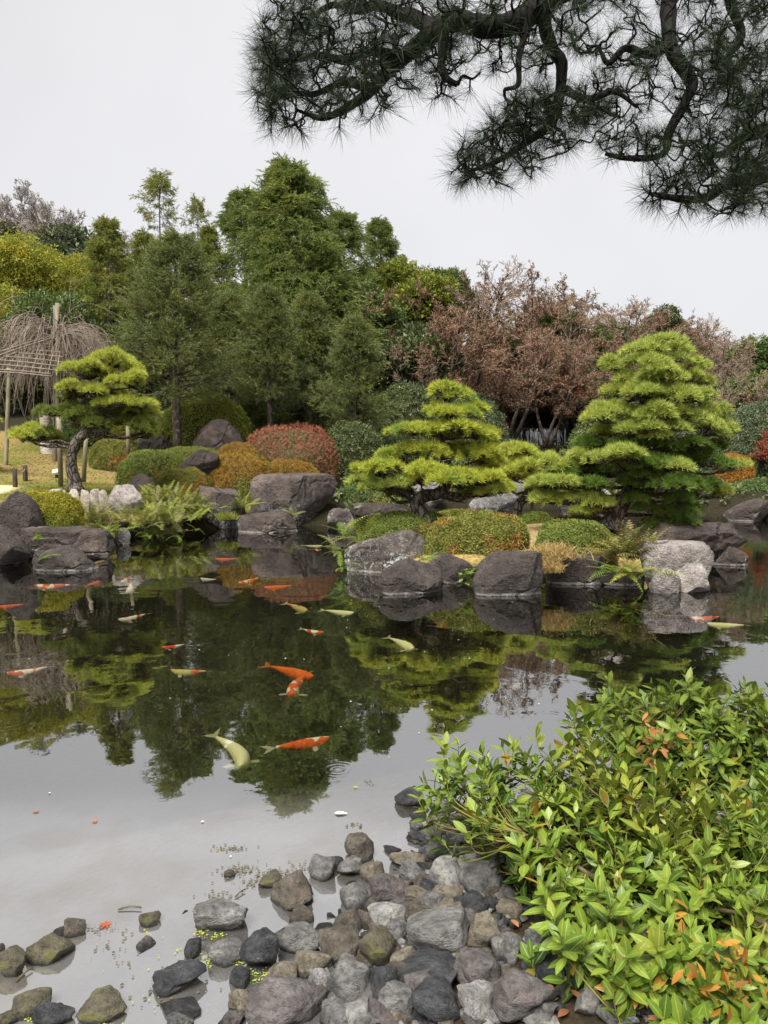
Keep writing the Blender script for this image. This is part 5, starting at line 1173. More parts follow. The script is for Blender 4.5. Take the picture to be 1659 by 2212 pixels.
# ------------------------------------------------------------------ stones of the near shore
SHAPES = []
for i in range(14):
    V, F = rock_verts(4, 300+i, (1, 1, 1), (7, 10, 8, 12)[i % 4], (.07, .10, .05, .12)[i % 4], 1.0, (.95, .72, .85, .78)[i % 4])
    mb = MB(); mb.add(V, F); SHAPES.append(mb.mesh('cobble', M['cobble grey'], True))
SR = np.random.default_rng(77); NST = [0]; PLACED = []
def stone(x, y, w, h, col, label, dz=0.0, shape=None, group=None, rot=None):
    """x, y, w, h: outline in the photograph's plan; it sits on the shore surface there"""
    zb = 0.0
    for _ in range(6):
        p = gnd(x, y+h*.30, zb); zb = .5*zb+.5*max(-.015, hz(p[0], p[1]))
    D = p[1]; q = at(x, y, D); dist = math.hypot(D, CAM_H-q[2]); fd = D*math.cos(PITCH)+(CAM_H-q[2])*math.sin(PITCH); ww = w*fd/FPX*1.0
    vis = h*fd/FPX*1.0; down = (CAM_H-q[2])/dist                     # seen from above: height and depth mix
    dd = ww*SR.uniform(.78, .98); hh = math.sqrt(max(vis**2-(down*dd)**2, (.42*vis)**2))/math.sqrt(max(.3, 1-down*down)); hh = min(hh, ww*1.15)
    i = NST[0]; NST[0] += 1
    o = link('stone', SHAPES[shape if shape is not None else i % 14])
    o.location = (q[0], D+dd*.10, q[2]+dz-.0); o.scale = (ww/2*2, dd, hh); k = SR.integers(0, 4)
    a = SR.uniform(-.35, .35) if rot is None else rot
    o.rotation_euler = (SR.normal()*.14, SR.normal()*.14 if rot is None else rot, a+PI*(SR.integers(0, 2)))
    o.material_slots[0].link = 'OBJECT'; o.material_slots[0].material = M['cobble '+col]
    PLACED.append((q[0], D, label)); return tag(o, label, 'stone', group or 'stones of the near shore')
def z8(X, Y, W, H, c, l, **k): return stone(493.7+.3637*X, 1810.2+.3637*Y, .3637*W, .3637*H, c, l, **k)
def z4(X, Y, W, H, c, l, **k): return stone(.529*X, 1700.5+.529*Y, .529*W, .529*H, c, l, **k)
def z5(X, Y, W, H, c, l, **k): return stone(768+.537*X, 1371.4+.537*Y, .537*W, .537*H, c, l, **k)
z8(770, 85, 180, 180, 'brown', 'tan brown boulder stone standing highest at the pile tip in the water')
z8(545, 200, 160, 160, 'grey', 'grey wedge stone in water left of the pile tip')
z8(640, 160, 90, 90, 'dark', 'small rough dark stone beside the grey wedge stone')
z8(722, 190, 150, 135, 'grey', 'grey knobbly stone under the tan brown tip stone')
z8(850, 222, 150, 145, 'tan', 'pale tan stone above the purple grey block')
z8(975, 85, 120, 60, 'dark', 'flat dark slab stone awash right of the tip stone')
z8(1057, 135, 215, 115, 'tan', 'mottled tan pointed stone in water below the flat dark slab')
z8(1105, 215, 190, 140, 'grey', 'rounded grey stone below the mottled tan pointed stone')
z8(1275, 80, 190, 150, 'grey', 'grey stone with a tan cap near the bush tip')
z8(1500, 55, 185, 120, 'tan', 'light tan stone half under the bush leaves')
z8(1290, 235, 200, 230, 'pale', 'tall pale grey stone with white veins')
z8(1440, 160, 175, 125, 'pale', 'pale stone right of the tall veined stone')
z8(1510, 250, 270, 190, 'grey', 'large smooth grey stone under the lowest bush tip')
z8(1600, 120, 140, 95, 'pale', 'light stone shaded by the bush above the large smooth stone')
z8(945, 315, 225, 215, 'purple', 'square purple grey block in the upper pile', shape=1)
z8(1135, 345, 170, 120, 'tan', 'tan stone wedged right of the purple grey block')
z8(745, 375, 175, 185, 'grey', 'round veined grey stone left of the purple grey block')
z8(740, 292, 110, 60, 'dark', 'thin dark stone behind the round veined stone')
z8(935, 480, 265, 145, 'pale', 'broad pale flat stone below the purple grey block', shape=5)
z8(1215, 395, 170, 125, 'grey', 'dull grey stone behind the pale stone group')
z8(1120, 450, 150, 110, 'brown', 'brown rusty stone right of the broad pale flat stone')
z8(1350, 390, 130, 95, 'dark', 'dark stone under the low bush twig')
z8(1470, 400, 165, 145, 'dark', 'dark angular stone beside the low bush twig')
z8(1385, 500, 220, 165, 'purple', 'dark purple stone above the largest grey stone')
z8(1265, 590, 430, 290, 'grey', 'largest grey stone of the pile with a smooth sloping face', shape=4)
z8(1545, 560, 225, 275, 'tan', 'olive tan angular stone right of the largest grey stone')
z8(700, 520, 175, 135, 'brown', 'brown broken stone at the water right of the floating weed')
z8(985, 560, 180, 135, 'grey', 'grey stone between the broad pale stone and the olive stone')
z8(420, 615, 255, 175, 'grey', 'speckled grey stone right of the blue black stone')
z8(655, 662, 245, 205, 'brown', 'smooth brown stone right of the speckled grey stone')
z8(885, 672, 225, 235, 'mossy', 'olive brown ridged stone in the pile centre')
z8(320, 585, 215, 75, 'tan', 'flat tan slab at the water behind the blue black stone', shape=5)
z8(560, 565, 160, 55, 'dark', 'flat dark slab at the water behind the brown stone')
z8(185, 695, 235, 285, 'dark', 'tall blue black stone with white marks at the water edge', shape=3)
z8(500, 762, 205, 155, 'tan', 'tan stone below the speckled grey stone')
z8(560, 850, 175, 145, 'pale', 'pale rounded stone below the tan stone')
z8(320, 850, 195, 165, 'tan', 'light tan stone behind the big maroon stone')
z8(345, 985, 470, 290, 'purple', 'big tan and maroon stone at the bottom of the pile', shape=9)
z8(710, 875, 265, 310, 'grey', 'tall smooth grey stone with cracks in the lower pile')
z8(900, 900, 225, 235, 'dark', 'dark grey pointed stone right of the tall cracked stone')
z8(1030, 790, 220, 120, 'brown', 'low brownish stone below the olive ridged stone')
z8(1195, 800, 410, 200, 'dark', 'long tilted dark slab across the lower pile', rot=-.35, shape=1)
z8(1480, 820, 275, 215, 'purple', 'white speckled purple stone at the right of the lower pile')
z8(1180, 900, 245, 175, 'purple', 'purple grey stone under the long tilted slab')
z8(1245, 985, 305, 245, 'dark', 'glossy blue grey stone near the bottom of the pile', shape=8)
z8(1490, 990, 225, 265, 'pale', 'smooth blue grey pale stone at the bottom right of the pile')
z8(1000, 985, 215, 185, 'grey', 'green white quartz streaked stone at the bottom of the pile')
z8(1625, 960, 150, 265, 'purple', 'purple brown stone half hidden by the bush skirts')
z8(660, 1050, 235, 140, 'grey', 'grey stone at the very bottom right of the maroon stone')
z8(90, 980, 195, 155, 'tan', 'tan grey smooth stone left of the maroon stone')
z8(60, 850, 130, 155, 'dark', 'wet black stone under the blue black stone')
z8(20, 1085, 170, 110, 'purple', 'purplish stone at the bottom edge left of the maroon stone')
z8(175, 1030, 120, 130, 'brown', 'brown stone tucked against the maroon stone')
z8(362, 345, 255, 205, 'brown', 'large brown flat faced block standing in the shallows')
z8(245, 262, 145, 110, 'mossy', 'mossy stone touching the brown flat faced block')
z8(395, 262, 60, 36, 'dark', 'thin dark sliver stone behind the brown flat faced block')
z8(430, 475, 150, 105, 'brown', 'rounded brown stone in front of the brown flat faced block')
z8(612, 467, 60, 42, 'brown', 'tiny brown stone alone in the shallows')
z8(935, 1065, 205, 120, 'grey', 'grey stone at the bottom edge below the dark pointed stone')
z8(1480, 1090, 205, 90, 'purple', 'whitish purple stone at the bottom edge')
z8(1625, 660, 130, 165, 'pale', 'blue grey stone right of the olive tan stone')
z8(1650, 800, 80, 110, 'tan', 'light stone at the bush edge right of the speckled purple stone')
z8(1480, 700, 150, 70, 'dark', 'dark stone in the gap under the olive tan stone')
z8(1150, 1075, 160, 90, 'dark', 'dark stone at the bottom edge under the glossy stone')
z4(905, 525, 220, 155, 'grey', 'large grey block lying alone in the shallows', shape=1)
z4(198, 670, 175, 120, 'mossy', 'mossy yellow green stone in the left shallows')
z4(300, 582, 112, 85, 'brown', 'brown mottled stone behind the mossy stone')
z4(240, 600, 70, 50, 'dark', 'dark stone between the mossy stone and the brown mottled stone')
z4(608, 545, 84, 70, 'mossy', 'small green tan stone alone in the middle shallows')
z4(600, 638, 108, 84, 'purple', 'small purple grey stone sunk below the green tan stone', dz=-.03)
z4(475, 748, 108, 60, 'mossy', 'submerged stone barely showing in the middle shallows', dz=-.045)
z4(780, 668, 72, 108, 'dark', 'narrow upright dark stone left of the knobbly grey stone')
z4(915, 685, 165, 112, 'grey', 'knobbly grey stone ringed by duckweed')
z4(725, 790, 220, 125, 'dark', 'wide dark grey stone low in the water')
z4(45, 730, 112, 135, 'mossy', 'mossy brown stone at the left edge')
z4(0, 660, 36, 60, 'mossy', 'mossy stone cut off by the left edge')
z4(125, 890, 155, 115, 'mossy', 'mossy stone at the bottom left, leaning right')
z4(215, 932, 170, 112, 'dark', 'dark stone in front of the leaning mossy stone')
z4(420, 902, 190, 118, 'mossy', 'large mossy brown stone at the bottom left')
z4(25, 955, 90, 70, 'mossy', 'mossy stone in the bottom left corner')
z4(735, 912, 195, 60, 'dark', 'low dark stone awash near the bottom edge')
z4(940, 357, 54, 46, 'mossy', 'small mossy stone among floating weed')
z4(520, 497, 100, 40, 'mossy', 'nearly submerged stone under a floating twig', dz=-.02)
z4(760, 515, 42, 32, 'mossy', 'tiny yellowish stone beside the large grey block', dz=-.01)
z4(830, 620, 60, 40, 'dark', 'small dark stone behind the knobbly stone', dz=-.02)
z4(735, 955, 110, 70, 'grey', 'grey stone at the bottom edge below the low dark stone')
z5(215, 660, 115, 85, 'dark', 'dark triangular stone farthest out by the bush tip')
z5(260, 740, 98, 36, 'dark', 'flat dark stone awash below the triangular stone')
z5(245, 777, 62, 46, 'grey', 'small grey stone left of the tan bush stone')
z5(285, 825, 142, 48, 'dark', 'long flat dark stone behind the light tan stones')
z5(355, 765, 125, 88, 'tan', 'tan brown stone under the bush tip')
z5(437, 790, 72, 60, 'grey', 'grey stone behind the tan bush stone')
z5(612, 1272, 122, 115, 'grey', 'grey angular stone below the bush skirts')
z5(730, 1240, 112, 135, 'grey', 'grey stone behind the hanging twigs')
z5(490, 1372, 195, 145, 'purple', 'round purple stone spotted with white near the bottom right')
z5(683, 1442, 285, 195, 'purple', 'large purple grey stone in the bottom right under the bush')
z5(935, 1490, 105, 112, 'pale', 'light stone among fallen leaves under the bush')
z5(740, 1545, 160, 60, 'pale', 'pale stone at the bottom edge under the bush')
z5(1035, 1545, 120, 70, 'grey', 'grey stone at the bottom edge among dead leaves')
z5(1190, 1500, 130, 90, 'dark', 'dark stone in deep shade under the bush')
z5(1340, 1540, 130, 70, 'grey', 'grey stone in the shade at the bottom right')
# smaller stones filling the pile between and below them
r = np.random.default_rng(9); k = 0
tries, used = 0, set()
while k < 215 and tries < 4000:
    tries += 1
    x, y = r.uniform(-.9, 2.2), r.uniform(2.3, 5.2); sd_ = sd_poly(np.array([x]), np.array([y]), NEAR)[0]
    if sd_ < -.16 or sd_ > 1.6: continue
    d = r.uniform(.06, .135); z = hz(x, y); c_ = ('grey', 'dark', 'brown', 'tan', 'purple', 'pale')[int(r.integers(0, 6))]
    nb = min(PLACED, key=lambda q: (q[0]-x)**2+(q[1]-y)**2); side = ('behind' if y > nb[1]+abs(x-nb[0]) else 'in front of' if y < nb[1]-abs(x-nb[0]) else 'right of' if x > nb[0] else 'left of')
    lab = 'small %s stone wedged low %s the %s' % (c_, side, ' '.join(nb[2].split()[:6]))
    if lab in used: continue
    used.add(lab); k += 1
    o = link('stone', SHAPES[int(r.integers(0, 14))]); o.location = (x, y, z+d*.12); o.scale = (d*r.uniform(1, 1.4), d*r.uniform(.9, 1.2), d*r.uniform(.6, .85))
    o.rotation_euler = (r.normal()*.2, r.normal()*.2, r.uniform(0, 6.28)); o.material_slots[0].link = 'OBJECT'
    o.material_slots[0].material = M['cobble '+c_]
    tag(o, lab, 'stone', 'stones of the near shore')

# gravel between the stones: nobody could count it
r = np.random.default_rng(19); V1, F1 = ico(1); gm = {c_: MB() for c_ in ('grey', 'brown', 'dark')}; k = 0
while k < 2600:
    x, y = r.uniform(-1.2, 2.3), r.uniform(2.2, 5.3); sd_ = sd_poly(np.array([x]), np.array([y]), NEAR)[0]
    if sd_ < -.35 or sd_ > 1.7 or r.uniform() < (-sd_*2.2 if sd_ < 0 else 0): continue
    k += 1; d = r.uniform(.010, .030); A = rdir(1)[0]; v_ = V1*(1+.22*r.normal(size=(len(V1), 1)))*np.array((1.2, 1, .65))*d; a_ = r.uniform(0, 6.28); cs, sn = math.cos(a_), math.sin(a_)
    gm[('grey', 'brown', 'dark')[k % 3]].add(v_ @ np.array([[cs, sn, 0], [-sn, cs, 0], [0, 0, 1]])+np.array((x, y, hz(x, y)+d*.3)), F1)
for c_, mb in gm.items(): mb.obj('gravel', M['cobble '+c_], None, False, 'stuff')
# ------------------------------------------------------------------ glossy evergreen shrubs in front
LEAVES = []
for i, (w, fo, dr) in enumerate([(.36, .12, .20), (.40, .10, .12), (.34, .16, .28), (.42, .07, .06)]):
    xs = np.array([0, .10, .28, .5, .72, .9, 1.0]); hw = np.array([.03, .16, .42, .5, .40, .17, 0])*w; z = -dr*xs**2
    V, F = [], []
    for x, h, zz in zip(xs, hw, z): V += [(x, h, zz+fo*h*1.4), (x, 0, zz), (x, -h, zz+fo*h*1.4)]
    for j in range(6):
        b = 3*j; F += [(b, b+1, b+4, b+3), (b+1, b+2, b+5, b+4)]
    LEAVES.append((np.array(V), np.array(F)))
def veined(me):
    a = me.attributes.new('vein', 'FLOAT', 'POINT'); a.data.foreach_set('value', np.tile([1.0, 0.0, 1.0], len(me.vertices)//3).astype(np.float32)); return me
def inpoly(x, y, poly): return sd_poly(np.array([x]), np.array([y]), poly)[0] > 0
def shrub(label, base, poly, nsh, Dfun, seed, n_single=300, lsize=(.076, .132)):
    r = np.random.default_rng(seed); b = np.array(base); t = thing('evergreen_shrub', label, 'shrub', b)
    xs = [p[0] for p in poly]; ys = [p[1] for p in poly]; tips = []
    edge = np.array(poly, float)
    while len(tips) < nsh:
        x, y = r.uniform(min(xs), max(xs)), r.uniform(min(ys), max(ys))
        if not inpoly(x, y, poly) or (y > 1980 and r.uniform() < .30): continue
        lay = r.uniform() ** 1.6; D = Dfun(y)*(1+r.normal()*.03)
        p = np.array(at(x, y, D))-np.array((0, 0, .0)); p = p+np.array((0, .0, -.36))*lay+np.array((0, r.normal()*.05, 0))
        tips.append((p, lay))
    stems, twigs = MB(), MB(); LP, LD, LU, LS, LQ = [], [], [], [], []
    # main limbs
    limbs = []
    for j in range(15):
        tp_ = tips[int(r.integers(0, len(tips)))][0]; q = tp_-np.array((0, 0, .12)); s = b+np.array((r.normal()*.10, r.normal()*.10, -.1))
        m = s*.55+q*.45+np.array((0, 0, .02))+r.normal(size=3)*.06; limbs.append(smooth_path([s, m, q], 7, .015, seed+j))
        tube(stems, limbs[-1]-b, np.linspace(.020, .006, len(limbs[-1])), 6)
    AL = np.concatenate([l[4:] for l in limbs])
    for p, lay in tips:
        d2 = np.linalg.norm(AL-(p-np.array((0, 0, .14))), axis=1); s = AL[int(np.argmin(d2+r.uniform(0, .08, len(d2))))]
        out = nrm((p-b)*np.array((1, 1, .25))); up = nrm(out*r.uniform(.2, .9)+np.array((0, -.15, r.uniform(.7, 1.2)))+r.normal(size=3)*.2)
        a = p-up*r.uniform(.10, .16)
        path = smooth_path([s, s*.5+a*.5+np.array((0, 0, -.03)), a, p], 4)
        tube(twigs, path-b, np.linspace(.0055, .0020, len(path)), 3, False)
        n = int(r.integers(7, 13)); szf = r.uniform(.68, 1.12); ph = r.uniform(0, 6.28)
        bx = nrm(np.cross(up, r.normal(size=3))); by = np.cross(up, bx)
        for i in range(n):
            f = i/(n-1.0); q = a*(1-f)+p*f; an = ph+i*2.4; open_ = 1.28-.75*f+r.normal()*.12
            rad = bx*math.cos(an)+by*math.sin(an); d = nrm(up*math.cos(open_)+rad*math.sin(open_)+np.array((0, 0, -.12*(1-f)))); u = nrm(up-d*np.dot(up, d)+r.normal(size=3)*.22)
            LP.append(q-b); LD.append(d); LU.append(u); LS.append(szf*r.uniform(*lsize)*(1.0-.25*abs(f-.45))*(1 if f < .9 else .75)); LQ.append(lay+.25*(1-f)+.5*(np.linalg.norm(q-np.array((0, 0, CAM_H)))/5))
    stems.obj('branches', M['stem'], t, True); twigs.obj('twigs', M['green_stem'], t)
    LP, LD, LU, LS, LQ = map(np.array, (LP, LD, LU, LS, LQ)); order = np.argsort(LQ)
    one = order[:n_single*3][r.permutation(min(n_single*3, len(order)))[:n_single]]; sel = np.zeros(len(LP), bool); sel[one] = True
    R = frames(LD, LU); mes = []
    for i, (V, F) in enumerate(LEAVES):
        mb = MB(); mb.add(V, F); mes.append(veined(mb.mesh('leaf', M['bush_leaf'], True)))
    for j in one:
        o = link('leaf', mes[j % 4], t); mw = np.eye(4); mw[:3, :3] = R[j]*LS[j]; mw[:3, 3] = LP[j]; o.matrix_basis = Matrix(mw.tolist())
    rest = ~sel; mbs = {'bush_leaf': MB(), 'bush_leaf_shade': MB()}; var = np.arange(len(LP)) % 4; low = (LQ > np.quantile(LQ, .62))
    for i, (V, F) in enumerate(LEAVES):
        for nm, msk in (('bush_leaf', ~low), ('bush_leaf_shade', low)):
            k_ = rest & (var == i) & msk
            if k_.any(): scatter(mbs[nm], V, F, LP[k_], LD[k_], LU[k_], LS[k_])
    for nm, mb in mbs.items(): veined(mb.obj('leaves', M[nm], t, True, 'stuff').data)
    return t
MAINP = [(890, 1702), (955, 1600), (1080, 1548), (1160, 1562), (1250, 1515), (1335, 1562), (1400, 1640), (1520, 1660), (1720, 1620), (1720, 2240), (1420, 2240), (1450, 2225), (1350, 2150), (1290, 2060), (1205, 1990), (1130, 1915), (1190, 1850), (1040, 1765)]
REARP = [(1300, 1530), (1292, 1455), (1390, 1480), (1470, 1432), (1560, 1455), (1720, 1440), (1720, 1650), (1500, 1660), (1390, 1610), (1330, 1565)]
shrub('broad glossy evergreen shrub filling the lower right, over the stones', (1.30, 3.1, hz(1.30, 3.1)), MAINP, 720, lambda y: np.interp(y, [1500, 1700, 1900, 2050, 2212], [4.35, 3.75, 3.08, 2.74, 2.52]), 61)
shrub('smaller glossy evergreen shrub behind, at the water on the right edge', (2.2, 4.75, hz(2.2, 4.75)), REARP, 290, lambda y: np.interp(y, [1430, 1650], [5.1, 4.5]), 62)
# shrivelled orange leaves caught in the rear shrub, leaf litter below
def litter(label, pts, mat, sz, name='fallen_leaves', seed=0, flat=True):
    r = np.random.default_rng(seed); V, F = LEAVES[2]; mb = MB(); n = len(pts); d = r.normal(size=(n, 3))
    if flat: d[:, 2] *= .2
    scatter(mb, V, F, pts, d, nrm(np.array((0, 0, 1.))+r.normal(size=(n, 3))*(.3 if flat else .8)), sz*r.uniform(.6, 1.2, n)); o = mb.obj(name, M[mat], None, True, 'stuff'); return tag(o, label, 'leaves')
r = np.random.default_rng(8)
litter('shrivelled orange leaves hanging in the rear shrub', np.array([at(1405+r.normal()*13, 1600+r.normal()*26, 4.2+r.normal()*.05) for _ in range(34)]), 'dead_leaf', .06, 'dead_leaves', 3, False)
pts = []
while len(pts) < 200:
    x, y = r.uniform(.35, 1.9), r.uniform(1.7, 3.3)
    if sd_poly(np.array([x]), np.array([y]), NEAR)[0] > .55: pts.append((x, y, hz(x, y)+r.uniform(.01, .05)))
litter('orange fallen leaves lying under the broad shrub', np.array(pts), 'dead_leaf', .07, 'fallen_leaves', 5)
litter('yellow dying leaves low inside the broad shrub', np.array([at(1590+r.normal()*40, 2110+r.normal()*45, 2.55+r.normal()*.08) for _ in range(60)]), 'orange_leaf', .06, 'yellow_leaves', 6, False)

# low plants on the bank to the right of the shrubs
r = np.random.default_rng(31); n = 2600; X = r.uniform(1.9, 9, n); Y = r.uniform(-1, 5.6, n); k = sd_poly(X, Y, NEAR) > .3; X, Y = X[k], Y[k]; n = len(X); mb = MB()
dd_ = nrm(r.normal(size=(n, 3))*np.array((1, 1, .4))+np.array((0, 0, .4))); scatter(mb, *CL[1], np.stack([X, Y, height(X, Y)+r.uniform(.01, .14, n)], 1), dd_, None, r.uniform(.12, .24, n)); mb.obj('ground_cover', M['broad_mid'], None, False, 'stuff')
# ------------------------------------------------------------------ floating bits
def star(n=7, R=1.0):
    V = [(0, 0, 0)]; k = 2*n
    for i in range(k):
        a = i*2*PI/k; rr = R if i % 2 == 0 else R*.38; V.append((rr*math.cos(a), rr*math.sin(a), .003*(i % 2)))
    return V, [(0, 1+i, 1+(i+1) % k) for i in range(k)]
for x, y, s, mat, lab in [(228, 1997, .036, 'maple_red', 'red star shaped maple leaf floating left of the shallow stones'), (205, 1773, .024, 'dead_leaf', 'faint brown maple leaf floating on the sky reflection'), (78, 1752, .026, 'dead_leaf', 'pale pink maple leaf floating far left'), (768, 1700, .022, 'needle_gold', 'yellowish maple leaf floating above the pale round leaf'), (470, 1835, .012, 'orange_leaf', 'tiny yellow leaf among the curled floating weed')]:
    mb = MB(); mb.add(*star(7, s)); o = mb.obj('maple_leaf', M[mat]); p = gnd(x, y, .006); o.location = tuple(p); o.rotation_euler[2] = x; tag(o, lab, 'leaf')
mb = MB(); V, F = leaf_tmpl(.085, .5, .05, .02); mb.add(V*np.array((1, .085, .085)), F); o = mb.obj('floating_leaf', M['koi white'], None, True); o.location = tuple(gnd(722, 1756, .008)); tag(o, 'pale oval leaf floating near the tiny stone', 'leaf')
def bits(name, label, cat, mat, spots, seed, size, z=.006, tmpl=None):
    r = np.random.default_rng(seed); mb = MB(); A = []
    for x, y, sx, sy, n in spots:
        for _ in range(n): A.append(gnd(x+r.normal()*sx, y+r.normal()*sy, z))
    A = np.array(A); n = len(A); scatter(mb, *(tmpl or quad_leaf(.8)), A, np.stack([r.normal(size=n), r.normal(size=n), np.zeros(n)], 1), None, size*r.uniform(.4, 1.3, n)); o = mb.obj(name, M[mat], None, False, 'stuff'); return tag(o, label, cat)
bits('floating_weed', 'thin brown weed floating around the shallow stones', 'weed', 'algae', [(500, 1832, 26, 4, 50), (530, 1880, 30, 8, 90), (560, 1905, 25, 8, 60), (600, 1885, 20, 6, 40), (650, 1872, 15, 6, 30), (480, 1935, 20, 5, 40), (225, 2007, 25, 6, 30), (640, 1905, 10, 8, 20), (765, 1782, 12, 3, 16), (798, 1690, 10, 3, 12), (260, 2050, 40, 20, 30), (350, 2130, 60, 20, 30)], 1, .016)
bits('duckweed', 'bright green duckweed specks around the shallow stones', 'duckweed', 'duckweed', [(430, 2015, 8, 4, 22), (468, 2020, 14, 4, 20), (520, 2075, 12, 5, 50), (560, 2110, 18, 8, 70), (440, 2075, 8, 8, 20), (130, 2045, 16, 6, 26), (220, 2215, 14, 8, 30), (110, 2190, 10, 10, 26), (65, 2200, 10, 10, 26), (320, 2015, 6, 3, 8), (350, 2180, 60, 20, 24), (565, 2150, 8, 8, 30), (380, 2080, 60, 40, 20), (245, 2180, 10, 10, 14)], 2, .011)
bits('floating_petals', 'tiny pale specks drifting on the pond', 'specks', 'koi white', [(830, 1450, 380, 120, 30), (300, 1600, 200, 150, 8), (1000, 1320, 300, 30, 12)], 3, .02)
def twig(label, p0, p1, r_=.004):
    a, b = gnd(*p0, .006), gnd(*p1, .012); mb = MB(); tube(mb, smooth_path([a*0, (b-a)*.5+np.array((0, .01, .004)), b-a], 4), r_, 5); o = mb.obj('twig', M['stem'], None, True); o.location = tuple(a); tag(o, label, 'twig')
twig('curved twig poking from the water behind the large grey block', (508, 1938), (530, 1921)); twig('thin straw lying on the water by the mossy stone', (35, 2120), (70, 2090)); twig('dark twig floating above the green tan stone', (255, 1965), (305, 1960))
# ------------------------------------------------------------------ old pine reaching over from the right, its trunk out of view
RNG = np.random.default_rng(606)
OB = np.array((3.4, 4.3, hz(3.4, 4.3)))
ov = thing('pine_tree', 'dark old pine whose contorted boughs hang across the top right sky', 'pine tree', OB)
def lim(pts, r0, r1, k=7, jit=.012, sd=0):
    p = smooth_path([np.array(at(x, y, D))-OB for x, y, D in pts], k, jit, sd); return p, np.linspace(r0, r1, len(p))
mb = MB(); tp = smooth_path([(0, 0, -.4), (.06, -.05, 1.2), (-.08, 0, 2.6), (.03, -.1, 4.0), (-.2, -.2, 5.2), (-.3, -.3, 6.2)], 6, .03, 1)
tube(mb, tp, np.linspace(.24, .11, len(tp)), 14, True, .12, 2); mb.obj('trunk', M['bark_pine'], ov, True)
def trk(z): 
    i = int(np.argmin(np.abs(tp[:, 2]-z))); return tp[i]+OB
j1, j2 = trk(4.4), trk(3.2)
def px_of(P):
    v = P-np.array((0, 0, CAM_H)); c, s = math.cos(PITCH), math.sin(PITCH); f = v[1]*c-v[2]*s; u = v[1]*s+v[2]*c
    return (CX+FPX*v[0]/f, CY-FPX*u/f, P[1])
T1, T2 = px_of(j1), px_of(j2)
limbs = [
 lim([T1, (1900, -330, 4.0), (1500, -160, 3.7), (1300, -70, 3.5), (1200, -20, 3.45), (1150, 20, 3.4), (1085, 52, 3.4), (1027, 49, 3.4), (985, 34, 3.4), (945, 55, 3.4), (915, 84, 3.4), (873, 116, 3.4), (831, 151, 3.4), (796, 197, 3.4), (760, 225, 3.4), (725, 244, 3.4), (690, 256, 3.4), (655, 247, 3.4)], .072, .009, 6, .012, 1),
 lim([(935, 62, 3.4), (900, 35, 3.5), (859, 24, 3.6), (815, 8, 3.7), (770, 20, 3.8), (720, 10, 3.9), (670, 40, 3.9), (630, 70, 3.9)], .035, .008, 6, .015, 2),
 lim([(964, 40, 3.4), (956, 90, 3.35), (952, 140, 3.3), (962, 165, 3.3), (985, 178, 3.3)], .026, .010, 6, .012, 3),
 lim([(1225, -30, 3.45), (1185, 10, 3.5), (1178, 56, 3.5), (1194, 105, 3.5), (1217, 140, 3.5), (1212, 211, 3.5), (1196, 267, 3.5), (1154, 302, 3.5), (1105, 330, 3.5), (1055, 352, 3.5), (1015, 365, 3.5)], .037, .008, 6, .014, 4),
 lim([(1180, 5, 3.4), (1150, 20, 3.3), (1140, 56, 3.3), (1126, 119, 3.3), (1119, 176, 3.3), (1090, 190, 3.3)], .022, .008, 6, .014, 5),
 lim([T1, (1750, -200, 4.1), (1500, -60, 3.8), (1445, 0, 3.7), (1449, 105, 3.6), (1491, 176, 3.6), (1477, 218, 3.6), (1442, 281, 3.6), (1428, 337, 3.6), (1358, 344, 3.6), (1310, 335, 3.6)], .048, .008, 6, .014, 6),
 lim([T2, (1900, 150, 4.1), (1760, 250, 3.9), (1659, 281, 3.8), (1600, 300, 3.8), (1560, 330, 3.8), (1500, 330, 3.8)], .05, .010, 6, .014, 7),
 lim([T2, (1850, 300, 4.0), (1700, 365, 3.7), (1659, 372, 3.6), (1575, 393, 3.5), (1526, 428, 3.5), (1463, 428, 3.5), (1407, 421, 3.5)], .05, .009, 6, .014, 8),
 lim([(1560, -100, 3.9), (1580, 0, 4.0), (1600, 80, 4.0), (1570, 130, 4.0), (1600, 200, 4.0)], .03, .010, 6, .014, 9),
 lim([(1210, 190, 3.5), (1260, 215, 3.45), (1320, 200, 3.4), (1370, 230, 3.4)], .02, .007, 6, .014, 10),
 lim([(1449, 100, 3.6), (1400, 120, 3.5), (1350, 110, 3.4), (1310, 140, 3.4), (1290, 100, 3.4)], .024, .007, 6, .014, 11),
 lim([(860, 125, 3.4), (800, 110, 3.3), (750, 130, 3.3), (690, 120, 3.3), (630, 130, 3.3), (590, 120, 3.3)], .024, .007, 6, .014, 12),
 lim([(800, 190, 3.4), (740, 175, 3.5), (680, 200, 3.5), (620, 200, 3.5), (590, 220, 3.5)], .02, .006, 6, .014, 13)]
for p, r in limbs:
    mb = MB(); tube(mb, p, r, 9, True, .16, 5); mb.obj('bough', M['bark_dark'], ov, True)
# shoots: pixel regions only say where the boughs of this tree carry needles; each gets its own depth
REG = [([(568, -60), (552, 120), (560, 230), (610, 282), (720, 262), (860, 246), (965, 215), (990, 150), (960, 60), (960, -60)], 250, 3.45, .28),
       ([(960, -60), (960, 80), (1000, 180), (1090, 200), (1150, 230), (1250, 240), (1300, 150), (1250, -60)], 105, 3.5, .25),
       ([(975, 330), (985, 390), (1060, 408), (1150, 370), (1235, 340), (1290, 230), (1190, 205), (1100, 235), (1020, 300)], 125, 3.5, .18),
       ([(1250, -60), (1290, 200), (1280, 320), (1330, 352), (1440, 350), (1560, 300), (1720, 250), (1720, -60)], 270, 3.75, .35),
       ([(1400, 400), (1395, 440), (1500, 462), (1600, 450), (1720, 455), (1720, 250), (1560, 300), (1470, 350)], 150, 3.6, .22),
       ([(1560, 120), (1560, 250), (1720, 300), (1720, 100)], 60, 4.1, .2), ([(555, 20), (555, 250), (640, 270), (640, 20)], 45, 3.45, .2)]
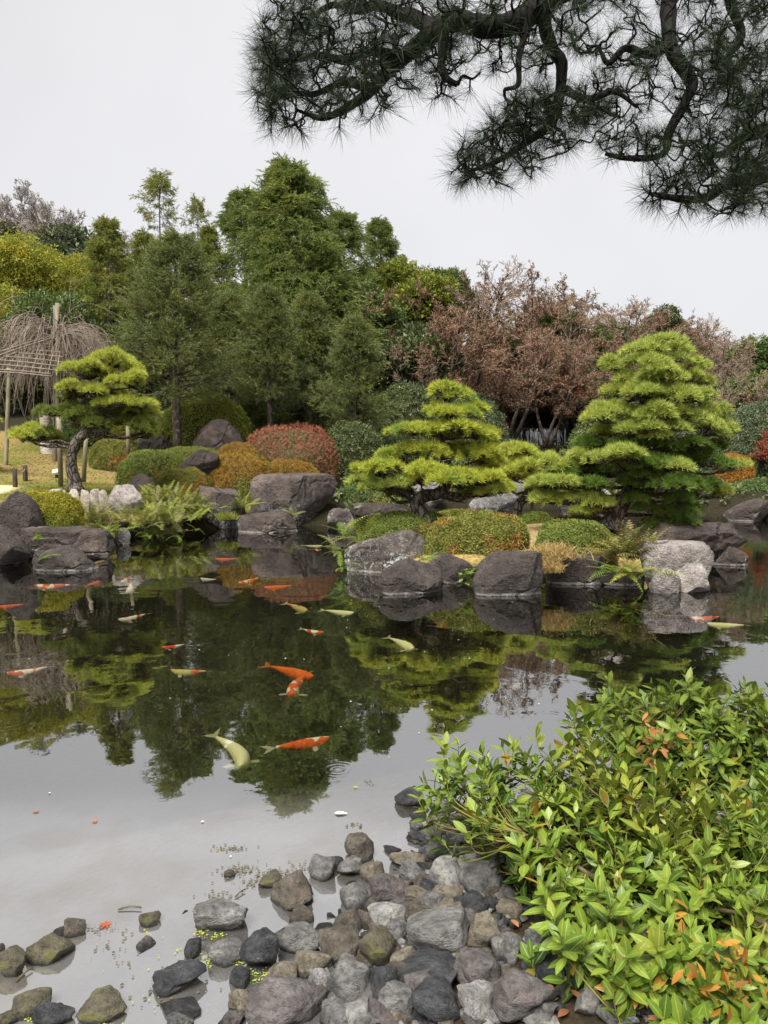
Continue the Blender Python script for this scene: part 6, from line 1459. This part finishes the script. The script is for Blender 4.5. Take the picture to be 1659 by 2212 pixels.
AL = np.concatenate([l[0] for l in limbs]); TG = []
for poly, n, D, sd in REG:
    xs = [p[0] for p in poly]; ys = [p[1] for p in poly]; k = 0
    while k < n:
        x, y = U(min(xs), max(xs)), U(min(ys), max(ys))
        if not inpoly(x, y, poly): continue
        k += 1; TG.append(np.array(at(x, y, D+RNG.normal()*sd))-OB)
TG = np.array(TG); NB = 26000; nodes = np.zeros((NB, 3)); nn = len(AL); nodes[:nn] = AL; nr = np.zeros(NB); nr[:nn] = .011
dist0 = np.min(np.linalg.norm(TG[:, None]-AL[None, ::3], axis=2), 1)
tw = MB(); TP, TD = [], []
for q in np.argsort(dist0):                                     # nearest first, each shoot grows from the nearest wood there is
    p = TG[q]; d_ = np.linalg.norm(nodes[:nn]-p, axis=1)+np.where(nodes[:nn, 2] > p[2]+.10, .05, 0); i0 = int(np.argmin(d_)); s = nodes[i0]; L = np.linalg.norm(p-s)
    if L > .45: continue
    ax = (p-s); side = nrm(np.cross(ax, RNG.normal(size=3)))*L; sd2 = nrm(np.cross(ax, side))*L
    path = smooth_path([s, s+ax*.30+side*U(.06, .18), s+ax*.62-side*U(.03, .13)+sd2*U(-.2, .2), p], 4)
    r0 = min(nr[i0]*.92, .0055+.016*L); tube(tw, path, np.linspace(r0, max(.0034, r0*.55), len(path)), 4, False)
    m = len(path)-2; nodes[nn:nn+m] = path[2:]; nr[nn:nn+m] = np.linspace(r0, max(.0034, r0*.6), m); nn += m
    TP.append(p); TD.append(nrm(nrm(path[-1]-path[-3])+np.array((0, 0, .12))+RNG.normal(size=3)*.3))
    for j in range(2):
        if U(0, 1) < .62:
            b_ = path[int(U(4, len(path)-2))]; q2 = b_+nrm(RNG.normal(size=3)+np.array((0, 0, .25)))*U(.035, .085)
            segs(tw, b_[None], q2[None], .0042, .003, 4); TP.append(q2); TD.append(nrm(q2-b_))
tw.obj('twigs', M['bark_dark'], ov, None, 'stuff')
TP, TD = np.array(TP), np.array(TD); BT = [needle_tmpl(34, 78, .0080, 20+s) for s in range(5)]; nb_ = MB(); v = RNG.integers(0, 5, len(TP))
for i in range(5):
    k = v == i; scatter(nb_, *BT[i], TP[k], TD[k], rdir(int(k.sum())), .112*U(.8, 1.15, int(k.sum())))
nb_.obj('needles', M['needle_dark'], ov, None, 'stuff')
